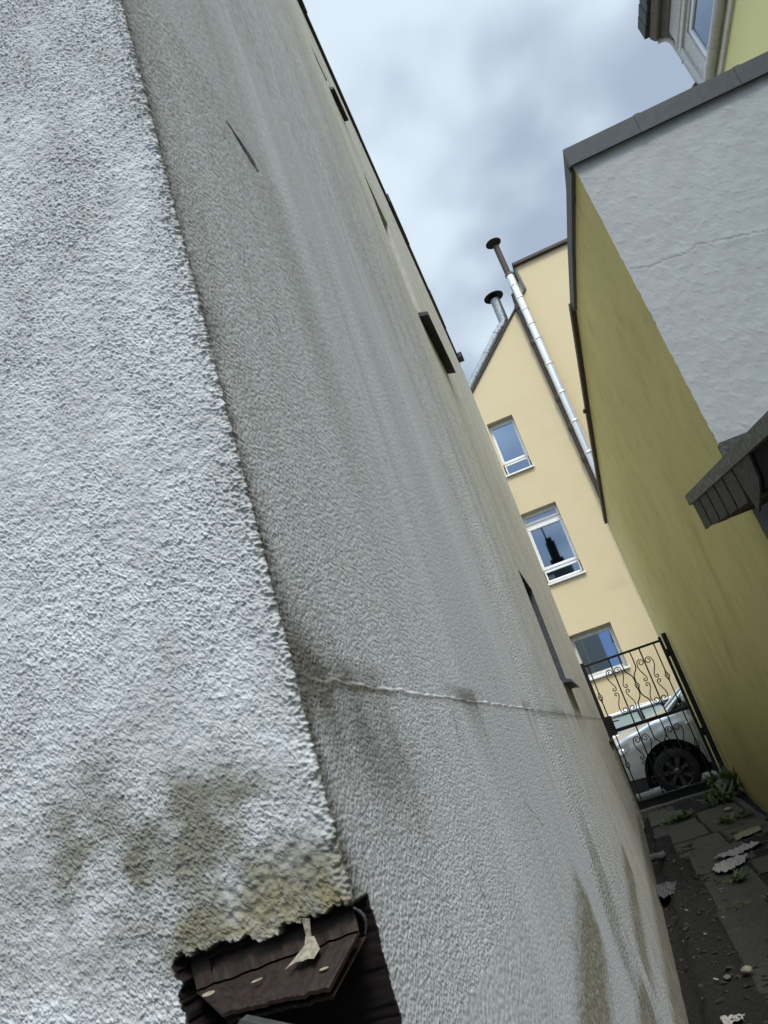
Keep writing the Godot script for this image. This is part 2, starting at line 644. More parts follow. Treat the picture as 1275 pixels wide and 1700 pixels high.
# ---------------------------------------------------------------- the rendered house on the left
func face_col(x: float, y: float) -> Color:
	var c := Vector3(0.56, 0.575, 0.60) * (1.0 + 0.10 * nA.get_noise_2d(x * 7.0, y * 4.0) + 0.06 * nB.get_noise_2d(x * 40.0, y * 9.0) + 0.10 * nB.get_noise_2d(x * 150.0, y * 150.0))
	var n := nA.get_noise_2d(x * 14.0 + 9.0, y * 14.0)
	var al := 0.0
	al += 0.66 * exp(-pow(seg(x, y, -0.365, 0.038, -0.262, 0.008, 0.8) / 0.042, 2.0))
	al += 0.5 * exp(-pow(seg(x, y, -0.33, -0.05, -0.21, -0.05) / 0.022, 2.0))
	al += 0.34 * exp(-pow(seg(x, y, -0.44, 0.0, -0.25, -0.03) / 0.075, 2.0))
	al += 0.10 * exp(-pow((x + 0.2) / 0.02, 2.0)) * sm(0.6, 0.0, y)
	al *= clampf(0.85 + 1.1 * n, 0.1, 1.5)
	c = c.lerp(Vector3(0.15, 0.142, 0.092), clampf(al, 0.0, 0.86))
	var och := 0.55 * exp(-pow(seg(x, y, -0.315, -0.050, -0.215, -0.045) / 0.017, 2.0)) * clampf(0.8 + 1.4 * nA.get_noise_2d(x * 30.0, y * 30.0), 0.0, 1.4)
	c = c.lerp(Vector3(0.26, 0.215, 0.105), clampf(och, 0.0, 0.75))
	var pit := nC.get_noise_2d(x * 60.0, y * 60.0)
	c *= 1.0 - 0.20 * sm(-0.93, -1.0, pit) * clampf(al * 2.0, 0.15, 1.0)
	return lin(c)


func alley_col(z: float, y: float) -> Color:
	var r := -z
	var g := 1.0 + 0.10 * nA.get_noise_2d(z * 7.0, y * 0.55) + 0.06 * nB.get_noise_2d(z * 28.0, y * 1.3 + 50.0) + 0.12 * nB.get_noise_2d(z * 1.7, y * 0.45 - 30.0)
	var c := Vector3(0.66, 0.68, 0.745)
	c = c.lerp(Vector3(0.66, 0.65, 0.61), sm(1.6, 3.6, r) * 0.8)
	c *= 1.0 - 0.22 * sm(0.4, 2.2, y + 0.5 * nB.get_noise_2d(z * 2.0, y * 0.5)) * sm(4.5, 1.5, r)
	c *= g
	var d := maxf(0.0, r + ZC)
	var wob := nA.get_noise_2d(z * 12.0 + 4.0, y * 7.0)
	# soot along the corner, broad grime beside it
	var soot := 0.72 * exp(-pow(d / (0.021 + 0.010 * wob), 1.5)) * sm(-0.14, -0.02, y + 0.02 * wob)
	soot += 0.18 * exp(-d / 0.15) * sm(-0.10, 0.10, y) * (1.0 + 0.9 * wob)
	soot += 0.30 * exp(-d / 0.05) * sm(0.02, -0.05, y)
	# smear under the ledge line
	soot += 0.45 * exp(-pow(seg(z, y, -0.55, 0.085, -0.70, 0.015) / 0.055, 2.0)) * (1.0 + 0.6 * wob)
	# run-off from the ledge, here and there
	var below := sm(0.125, 0.098, y)
	var drip := sm(0.10, 0.45, nA.get_noise_2d(z * 3.1 - 2.0, y * 0.15)) * exp(-(0.11 - y) / (0.05 + 0.10 * absf(nB.get_noise_2d(z * 13.0, 3.0))))
	soot += 0.50 * below * drip
	var brown := 0.0
	for b in [[-0.60, -0.74], [-1.02, -1.26], [-1.9, -2.06], [-2.7, -3.3]]:
		brown += sm(b[0] + 0.03, b[0] - 0.03, z) * sm(b[1] - 0.03, b[1] + 0.03, z)
	soot += brown * below * exp(-(0.112 - y) / 0.016) * 0.55
	soot += 0.55 * exp(-pow((y - 0.094 - 0.0035 * nB.get_noise_2d(z * 16.0, 1.0)) / 0.004, 2.0))
	# long dark streaks down the tall wall
	soot += 0.15 * sm(0.05, 0.6, nA.get_noise_2d(z * 3.0 + 20.0, y * 0.20)) * sm(0.1, 0.7, y)
	# nicks and scratches
	if r < 2.2:
		for k in NICKS:
			if absf(y - (k[1] + k[3]) * 0.5) < 0.03 + absf(k[1] - k[3]) * 0.5 and absf(z - (k[0] + k[2]) * 0.5) < 0.03 + absf(k[0] - k[2]) * 0.5:
				soot += 0.5 * sm(0.0030, 0.0006, seg(z, y, k[0], k[1], k[2], k[3], 0.6 / maxf(0.6, r)) + 0.0012 * nB.get_noise_2d(z * 200.0, y * 200.0))
	# a stain under the low window sill
	soot += 0.55 * exp(-pow((r - 4.75) / 0.17, 2.0)) * sm(0.30, 0.24, y) * sm(0.10, 0.14, y)
	c = c.lerp(Vector3(0.125, 0.112, 0.095), clampf(soot, 0.0, 0.9))
	# rising damp, olive brown
	var dn := nA.get_noise_2d(z * 9.0, y * 30.0)
	var damp := 0.0
	damp += 0.95 * sm(0.115, 0.035, seg(z, y, -1.70, -0.335, -1.10, -0.430) + 0.022 * dn)
	damp += 0.6 * sm(0.16, 0.05, seg(z, y, -2.3, -0.32, -2.1, -0.47) + 0.05 * dn)
	damp += 0.85 * sm(0.11, 0.03, seg(z, y, -3.8, -0.575, -2.6, -0.665) + 0.03 * dn)
	damp += 0.90 * sm(0.085, 0.040, seg(z, y, -2.28, -0.665, -1.8, -0.640) + 0.025 * dn)
	damp += 0.8 * sm(-0.86, -0.98, y + 0.04 * dn)
	damp += 0.35 * sm(0.12, 0.02, seg(z, y, -5.6, -0.15, -6.4, -0.7) + 0.1 * dn)
	c = c.lerp(Vector3(0.215, 0.188, 0.115), clampf(damp * (0.85 + 0.5 * nB.get_noise_2d(z * 60.0, y * 60.0)), 0.0, 0.92))
	c *= 1.09 + 0.07 * nB.get_noise_2d(z * 40.0, y * 70.0) + 0.05 * nB.get_noise_2d(z * 90.0, y * 160.0 + 9.0)
	return lin(c)


# how far the wall is broken away: the niche at the corner and the hole higher up
func niche(u: float, y: float, grow := 0.0) -> float:
	# u: distance along the wall from the corner, negative on the front
	var top := -0.060 + 0.010 * nB.get_noise_2d(u * 24.0, 1.0) + 0.004 * nB.get_noise_2d(u * 75.0, y * 60.0) + 0.0018 * nB.get_noise_2d(u * 260.0, y * 200.0)
	if u < 0.0:
		var left := -0.128 - 0.006 * nA.get_noise_2d(y * 60.0, 7.0) - 0.25 * minf(0.0, y + 0.085)
		top += 0.10 * minf(0.0, u + 0.075) + 0.004
		return 0.075 * sm(top + 0.002, top - 0.003, y) * sm(left - 0.002 - grow, left + 0.003 - grow, u) * sm(-0.42, -0.40, y)
	var right := 0.028 + 0.003 * nA.get_noise_2d(y * 90.0, 3.0)
	return 0.11 * sm(-0.056 + grow, -0.062 + grow, y) * sm(right + 0.002 + grow, right - 0.002 + grow, u) * sm(-0.42, -0.40, y)


func left_house() -> void:
	var h := thing("rendered_house", "tall grey-white roughcast house with a sooty corner, filling the left side of the alley", "house", Vector3(-1.5, -1.1, -5.5))
	# ---- real relief round the near corner: front, rounded arris, first stretch of the alley wall
	var ys := []
	var y := -0.62
	while y < -0.17:
		ys.append(y)
		y += 0.0022
	while y < 1.5:
		ys.append(y)
		y += 0.0009 if y < 1.0 else 0.0016
	var r := 0.0045
	var cols_: Array[Vector4] = []      # x, z, normal angle, u
	var x := -0.51
	while x < -D - r:
		cols_.append(Vector4(x, ZC, 0.0, x + D))
		x += 0.0009
	for k in 7:
		var a := PI * 0.5 * k / 6.0
		cols_.append(Vector4(-D - r + r * sin(a), ZC - r + r * cos(a), a, 0.0 if k < 3 else 0.002))
	var front_n := cols_.size() - 3
	var z := ZC - r
	while z > -2.0:
		z -= maxf(0.0013, z * z / 190.0)
		cols_.append(Vector4(-D, z, PI * 0.5, ZC - z))
	var w1 := PackedVector3Array()
	var c1 := PackedColorArray()
	var w2 := PackedVector3Array()
	var c2 := PackedColorArray()
	var crumbs := noise(31, 1.0, FastNoiseLite.TYPE_CELLULAR)
	crumbs.cellular_jitter = 1.1
	var worms := noise(33, 1.0, FastNoiseLite.TYPE_SIMPLEX_SMOOTH)
	var knobs := noise(35, 1.0, FastNoiseLite.TYPE_SIMPLEX_SMOOTH, 2)
	for yy: float in ys:
		for k in cols_.size():
			var q := cols_[k]
			var u := q.w
			var hgt := 0.0
			var col: Color
			var ed := minf(yy + 0.62, 1.5 - yy)
			if k <= front_n + 2 and q.z < 1.5:
				var wx := q.x + 0.0015 * worms.get_noise_2d(q.x * 180.0, yy * 180.0)
				var wy := yy + 0.0015 * worms.get_noise_2d(q.x * 180.0 + 40.0, yy * 180.0)
				var sl := wy + 0.22 * wx
				var cr := -crumbs.get_noise_2d(wx * 360.0, sl * 470.0)
				var big := -crumbs.get_noise_2d(wx * 150.0 + 31.0, sl * 190.0)
				var wo := worms.get_noise_2d(wx * 420.0 + 3.0, sl * 560.0)
				var lively := 1.0 + 0.5 * knobs.get_noise_2d(q.x * 9.0 + 2.0, yy * 6.0)
				hgt = (0.00082 * sm(0.25, 1.0, cr) + 0.00042 * wo + 0.0009 * sm(0.72, 0.98, big)) * lively + 0.0007 * knobs.get_noise_2d(q.x * 60.0, yy * 80.0)
				# worn smooth patch above the broken edge
				var worn := exp(-pow(seg(q.x, yy, -0.275, -0.035, -0.205, -0.02) / 0.024, 2.0))
				hgt *= 1.0 - 0.65 * worn
				hgt += 0.0020 * worn * knobs.get_noise_2d(q.x * 90.0 + 5.0, yy * 90.0)
				# the arris: knobs of render stand out along it
				var ar := exp(-pow((q.x + D) / 0.012, 2.0))
				hgt += ar * (0.0022 * nA.get_noise_2d(yy * 70.0, 3.0 + q.x * 90.0) + 0.0011 * worms.get_noise_2d(yy * 310.0, 8.0 + q.x * 200.0))
				hgt *= sm(0.0, 0.02, minf(ed, q.x + 0.51)) if q.x < -0.4 or ed < 0.05 else 1.0
				col = face_col(q.x, yy)
				if k > front_n:
					col = col.lerp(alley_col(q.y, yy), 0.25 * (k - front_n))
			else:
				var cr := -crumbs.get_noise_2d(q.y * 300.0 + 90.0, yy * 330.0)
				var wo := worms.get_noise_2d(q.y * 380.0 + 60.0, yy * 330.0)
				hgt = (0.00055 * sm(0.25, 1.0, cr) + 0.00028 * wo) * (1.0 - 0.6 * sm(0.6, 1.3, -q.y))
				var near := exp(-(ZC - q.y) / 0.012)
				hgt += near * (0.0022 * nA.get_noise_2d(yy * 70.0, 3.0 + (q.y - ZC) * 90.0) + 0.0011 * worms.get_noise_2d(yy * 310.0, 8.0)) * 0.7
				hgt *= sm(0.0, 0.16, minf(ed, 0.6 * (q.y + 2.0)))
				# the wall below the ledge stands a little proud
				var ly := 0.097 + 0.0035 * knobs.get_noise_2d(q.y * 16.0, 1.0)
				hgt += 0.0022 * sm(ly + 0.0015, ly - 0.0015, yy) * sm(-0.515, -0.56, q.y)
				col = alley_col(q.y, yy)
				# small broken hole high on the wall
				var hz := seg(q.y, yy, -0.790, 0.950, -0.858, 0.947, 0.5)
				var hw := lerpf(0.004, 0.0135, sm(-0.775, -0.845, q.y))
				var hole := sm(hw, hw - 0.0025, hz + 0.002 * knobs.get_noise_2d(q.y * 60.0, yy * 120.0))
				hgt -= 0.035 * hole
				col = col.lerp(Color(0.04, 0.035, 0.03), hole * 0.9)
			var push := niche(u, yy)
			hgt = hgt - push
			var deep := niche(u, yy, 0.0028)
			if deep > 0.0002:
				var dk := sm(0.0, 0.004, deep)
				col = col.lerp(Color(0.05, 0.046, 0.026).lerp(Color(0.008, 0.007, 0.006), sm(0.004, 0.02, deep)), dk)  # mossy rim tint, then the recess shade painted in as near black
			var p := Vector3(q.x + sin(q.z) * hgt, yy, q.y + cos(q.z) * hgt)
			if k <= front_n + 2:
				w1.append(p)
				c1.append(col)
			if k >= front_n + 2:
				w2.append(p)
				c2.append(col)
	put("front_wall", relief(front_n + 3, w1, c1, Vector3(0, 0, 1)), M.crumb, h, "bright coarse roughcast front beside the camera")
	var ops := [[-3.69, -3.395, 4.25, 4.406], [-4.35, -3.80, 2.56, 3.67], [-4.75, -4.06, 0.285, 0.915]]
	put("alley_wall", relief(cols_.size() - front_n - 2, w2, c2, Vector3(1, 0, 0)), M.render, h, "sooty roughcast wall receding along the alley")
	# ---- the rest of the front and of the alley wall
	put("front_wall", wall(lines(-6.0, -D - 0.0006, 0.12, [-0.495]), lines(-1.2, 5.44, 0.12, [-0.605, 1.485]), func(a, b): return Vector3(a, b, ZC - 0.0006), face_col, [[-0.495, -D, -0.605, 1.485]], Vector3(0, 0, 1)), M.front, h)
	var zs := [ZC - 0.0006]
	while zs[-1] > -10.45:
		zs.append(zs[-1] + zs[-1] * 0.011)
	zs[-1] = -10.45
	zs.reverse()
	zs = merged(zs, [-1.985, -3.69, -3.395, -4.35, -3.80, -4.75, -4.06], 0.004)
	var holes := ops.duplicate()
	holes.append([-1.985, ZC, -0.605, 1.485])
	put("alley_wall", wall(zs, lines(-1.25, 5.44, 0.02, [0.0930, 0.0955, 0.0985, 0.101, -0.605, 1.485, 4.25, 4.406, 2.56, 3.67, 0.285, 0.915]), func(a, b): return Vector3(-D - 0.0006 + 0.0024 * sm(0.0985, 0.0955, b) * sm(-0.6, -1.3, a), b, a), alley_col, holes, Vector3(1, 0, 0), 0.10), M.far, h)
	# closed behind: back, far end, and the flat roof slab
	var s := stn()
	box(s, Vector3(-6.0, -1.25, -10.44), Vector3(-5.8, 5.44, ZC - 0.1))
	box(s, Vector3(-5.8, -1.25, -10.44), Vector3(-D - 0.004, 5.44, -10.24))
	obj("back_wall", s, M.greywhite, h)
	s = stn()
	box(s, Vector3(-6.0, 5.441, -9.6), Vector3(-D - 0.01, 5.50, ZC - 0.01))
	box(s, Vector3(-6.0, 5.441, -10.44), Vector3(-D - 0.03, 5.46, -9.601))
	obj("roof", s, M.zinc, h)
	# metal roof edge in overlapping lengths, seen from below as a dark line
	var e := 0.4
	var k := 0
	while e < 9.5:
		var n: float = minf(e + [0.9, 0.72, 1.1, 0.8, 1.3][k % 5], 9.57)
		var out: float = [0.020, 0.034, 0.026, 0.031, 0.022][k % 5]
		s = stn()
		box(s, Vector3(-0.30, 5.40, -n - 0.03), Vector3(-D + out, 5.512 + 0.002 * (k % 2), -e), 0.004)
		obj("roof_edge", s, M.darkmetal, h)
		e = n
		k += 1
	s = stn()
	box(s, Vector3(-D - 0.02, 5.36, -9.72), Vector3(-D + 0.085, 5.45, -9.56), 0.01)
	obj("gutter_end", s, M.darkmetal, h)
	# windows: reveal, frame, dark pane
	for o in ops:
		s = stn()
		var xi := -D - 0.16
		quad(s, Vector3(-D, o[3], o[0]), Vector3(-D, o[3], o[1]), Vector3(xi, o[3], o[1]), Vector3(xi, o[3], o[0]), Vector3.DOWN)
		quad(s, Vector3(-D, o[2], o[0]), Vector3(-D, o[2], o[1]), Vector3(xi, o[2], o[1]), Vector3(xi, o[2], o[0]), Vector3.UP)
		for zz in [o[0], o[1]]:
			quad(s, Vector3(-D, o[2], zz), Vector3(xi, o[2], zz), Vector3(xi, o[3], zz), Vector3(-D, o[3], zz), Vector3(0, 0, 1 if zz == o[0] else -1))
		var win := obj("window", s, M.greywhite if o[2] > 1.0 else M.zinc, h)
		s = stn()
		var f := 0.045
		box(s, Vector3(xi + 0.01, o[2], o[0]), Vector3(xi + 0.05, o[2] + f, o[1]), 0.004)
		box(s, Vector3(xi + 0.01, o[3] - f, o[0]), Vector3(xi + 0.05, o[3], o[1]), 0.004)
		box(s, Vector3(xi + 0.01, o[2] + f, o[0]), Vector3(xi + 0.05, o[3] - f, o[0] + f), 0.004)
		box(s, Vector3(xi + 0.01, o[2] + f, o[1] - f), Vector3(xi + 0.05, o[3] - f, o[1]), 0.004)
		obj("frame", s, M.brownmetal, win)
		s = stn()
		box(s, Vector3(xi + 0.02, o[2] + f, o[0] + f), Vector3(xi + 0.03, o[3] - f, o[1] - f))
		obj("pane", s, M.darkglass, win)
	# sills
	s = stn()
	prism(s, PackedVector2Array([Vector2(-0.215, 4.262), Vector2(-0.17, 4.235), Vector2(-0.17, 4.222), Vector2(-0.215, 4.232)]), -3.90, -3.62)
	obj("sill", s, M.darkmetal, h)
	s = stn()
	prism(s, PackedVector2Array([Vector2(-0.215, 2.572), Vector2(-0.143, 2.548), Vector2(-0.143, 2.524), Vector2(-0.148, 2.524), Vector2(-0.215, 2.546)]), -4.68, -3.87)
	obj("sill", s, M.slate, h)
	s = stn()
	prism(s, PackedVector2Array([Vector2(-0.215, 0.292), Vector2(-0.175, 0.288), Vector2(-0.152, 0.279), Vector2(-0.150, 0.262), Vector2(-0.175, 0.270), Vector2(-0.215, 0.272)]), -4.93, -4.16)
	obj("sill", s, M.zinc, h, "dull metal sill curling down at its outer edge")
	# a stub of thicker render by the gate, with a crumbling ledge
	s = stn()
	box(s, Vector3(-0.25, -1.15, -10.40), Vector3(-0.175, -0.20, -9.3), 0.012)
	obj("pilaster", s, M.grime, h)
	s = stn()
	box(s, Vector3(-0.25, -0.20, -10.41), Vector3(-0.155, -0.168, -9.26), 0.008)
	obj("ledge", s, M.rust, h)
	# ---- the broken corner: a rusted metal cover under the render
	s = stn()
	var up := []
	var cr := []
	var lip := []
	for i in 49:
		var t := i / 48.0
		var n1 := 0.0016 * nA.get_noise_2d(t * 5.0, 0.0)
		up.append(Vector3(lerpf(-0.334, -0.206, t), lerpf(-0.050, -0.046, t), -0.514))
		cr.append(Vector3(lerpf(-0.322, -0.2005, t), lerpf(-0.0775, -0.0705, t) + n1, -0.499 + n1))
		lip.append(Vector3(lerpf(-0.283, -0.212, t), lerpf(-0.0875, -0.0895, t) + n1 * 0.8 + 0.0006 * nB.get_noise_2d(t * 14.0, 9.0), -0.461 + 0.8 * n1 + 0.0022 * nA.get_noise_2d(t * 6.0, 4.0)))
	for i in 48:
		quad(s, up[i], up[i + 1], cr[i + 1], cr[i], Vector3(0, 0.2, 1))
	var cover := obj("metal_cover", s, M.rust, h, "rusted sheet metal cover sticking out under the broken render")
	s = stn()
	var dn := Vector3(0, -0.0022, -0.0005)
	for i in 48:
		var ra := 0.0012
		for j in 8:
			var v0 := j / 8.0
			var v1 := (j + 1) / 8.0
			var q: Array[Vector3] = []
			for e2 in [[i, v0], [i + 1, v0], [i + 1, v1], [i, v1]]:
				var pp: Vector3 = (cr[e2[0]] + Vector3(0, -ra, 0.001)).lerp(lip[e2[0]], e2[1])
				q.append(pp + Vector3(0, 0.9, 0.4) * (0.0011 * nA.get_noise_2d(pp.x * 55.0, pp.z * 55.0) + 0.0006 * nB.get_noise_2d(pp.x * 190.0, pp.z * 190.0)) * sm(0.0, 0.15, e2[1]))
			quad(s, q[0], q[1], q[2], q[3], Vector3(0, 1, 0.5))
		quad(s, lip[i], lip[i + 1], lip[i + 1] + dn, lip[i] + dn, Vector3(0, 0, 1))
		quad(s, lip[i] + dn, lip[i + 1] + dn, cr[i + 1] + dn, cr[i] + dn, Vector3(0, -1, 0))
	for i in [0, 48]:
		quad(s, cr[i], lip[i], lip[i] + dn, cr[i] + dn, Vector3(-1 if i == 0 else 1, 0, 0))
	obj("cover_plate", s, M.rust, cover)
	s = stn()
	for i in 48:
		quad(s, lip[i] + Vector3(0, -0.0055, -0.004), lip[i + 1] + Vector3(0, -0.0055, -0.004), lip[i + 1] + Vector3(0.0, -0.0075, -0.005), lip[i] + Vector3(0, -0.0075, -0.005), Vector3(0, 0, 1))
		quad(s, lip[i] + Vector3(0, -0.0055, -0.004), lip[i + 1] + Vector3(0, -0.0055, -0.004), cr[i + 1] + Vector3(0, -0.006, -0.01), cr[i] + Vector3(0, -0.006, -0.01), Vector3(0, 1, 0))
	obj("cover_fold", s, M.rust, cover)
	s = stn()
	tube(s, spline([Vector3(-0.1985, -0.0565, -0.494), Vector3(-0.1935, -0.061, -0.4935), Vector3(-0.1925, -0.067, -0.494), Vector3(-0.1955, -0.0735, -0.495)], 4), [0.0004, 0.0009, 0.0006, 0.0012, 0.0008, 0.0013, 0.0009, 0.0012, 0.0007, 0.0010, 0.0006, 0.0008, 0.0003], 6)
	obj("mortar_rim", s, M.plank, cover)
	# a tongue of old paint hanging from the edge over the plate
	s = stn()
	var flz := func(y: float) -> float: return -0.4945 + 0.024 * sm(-0.066, -0.082, y)
	for pg in [[[-0.2349, -0.0540], [-0.2300, -0.0555], [-0.2314, -0.0653], [-0.2347, -0.0645]], [[-0.2352, -0.0646], [-0.2297, -0.0661], [-0.2275, -0.0690], [-0.2238, -0.0727], [-0.2256, -0.0757], [-0.2300, -0.0750], [-0.2340, -0.0755], [-0.2390, -0.0750], [-0.2449, -0.0768], [-0.2396, -0.0722], [-0.2362, -0.0690]]]:
		var v := PackedVector2Array()
		for q in pg:
			v.append(Vector2(q[0], q[1]))
		var ix := Geometry2D.triangulate_polygon(v)
		for i in range(0, ix.size(), 3):
			var tv: Array[Vector3] = []
			for n in 3:
				var q := v[ix[i + n]]
				tv.append(Vector3(q.x, q.y, flz.call(q.y) + 0.0012 * nA.get_noise_2d(q.x * 160.0, q.y * 160.0)))
			tri(s, tv[0], tv[1], tv[2], Vector3(0, 0.3, 1))
			tri(s, tv[0] - Vector3(0, 0, 0.0008), tv[1] - Vector3(0, 0, 0.0008), tv[2] - Vector3(0, 0, 0.0008), Vector3(0, -0.3, -1))
	obj("paint_flake", s, M.bone, h, "pale tongue of old paint hanging over the rusty plate")
	# the leaning piece of slate under the plate
	var t := thing("slate_offcut", "dark grey slate offcut leaning under the rusty metal cover", "slate", Vector3(-0.255, -0.2, -0.46))
	s = stn()
	var pl := PackedVector2Array([Vector2(-0.2645, -0.0905), Vector2(-0.190, -0.120), Vector2(-0.175, -0.26), Vector2(-0.33, -0.27), Vector2(-0.295, -0.112)])
	prism(s, pl, -0.456, -0.447)
	obj("slate_sheet", s, M.plank, t)
	# pale petals dropped on the plate
	var pd := [["oval pale petal at the left end of the rusty plate", -0.2985, -0.0795, -0.4745, 0.0042, 0.0022, 0.3], ["thin pale petal slanting in the middle of the rusty plate", -0.2665, -0.0805, -0.479, 0.0040, 0.0011, 0.9], ["small pale petal near the right end of the rusty plate", -0.2185, -0.0835, -0.474, 0.0030, 0.0013, 0.35]]
	for p in pd:
		var o := thing("petal", p[0], "petal", Vector3(p[1], p[2] + 0.0018, p[3]), "pale petals on the rusty plate")
		s = stn()
		for j in 10:
			var a0 := TAU * j / 10
			var a1 := TAU * (j + 1) / 10
			var e0 := Vector3(cos(a0) * p[4], 0.0002, sin(a0) * p[5])
			var e1 := Vector3(cos(a1) * p[4], 0.0002, sin(a1) * p[5])
			tri(s, Vector3(0, 0.0009, 0), e0, e1, Vector3.UP)
			tri(s, Vector3(0, -0.0004, 0), e0, e1, Vector3.DOWN)
		var b := obj("petal_blade", s, M.bone, o, "", true)
		b.rotation = Vector3(0.42, p[6], 0.0)


# ---------------------------------------------------------------- the yellow and white block on the right
func yellow_col(z: float, y: float) -> Color:
	var c := Vector3(0.78, 0.705, 0.325)
	c *= 1.0 + 0.06 * nA.get_noise_2d(z * 0.8, y * 1.1) + 0.04 * nB.get_noise_2d(z * 3.0, y * 3.0) + 0.05 * nB.get_noise_2d(z * 14.0, y * 40.0)
	var g := 0.08 * sm(0.0, 0.55, nA.get_noise_2d(z * 1.1 + 11.0, y * 0.5)) + 0.15 * sm(0.25, 0.6, nA.get_noise_2d(z * 5.0 - 4.0, y * 3.0))
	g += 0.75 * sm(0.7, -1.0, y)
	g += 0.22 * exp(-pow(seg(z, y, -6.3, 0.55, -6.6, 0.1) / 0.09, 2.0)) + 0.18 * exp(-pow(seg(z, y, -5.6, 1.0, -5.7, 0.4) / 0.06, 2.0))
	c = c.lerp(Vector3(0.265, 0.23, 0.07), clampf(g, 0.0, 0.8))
	return lin(c)


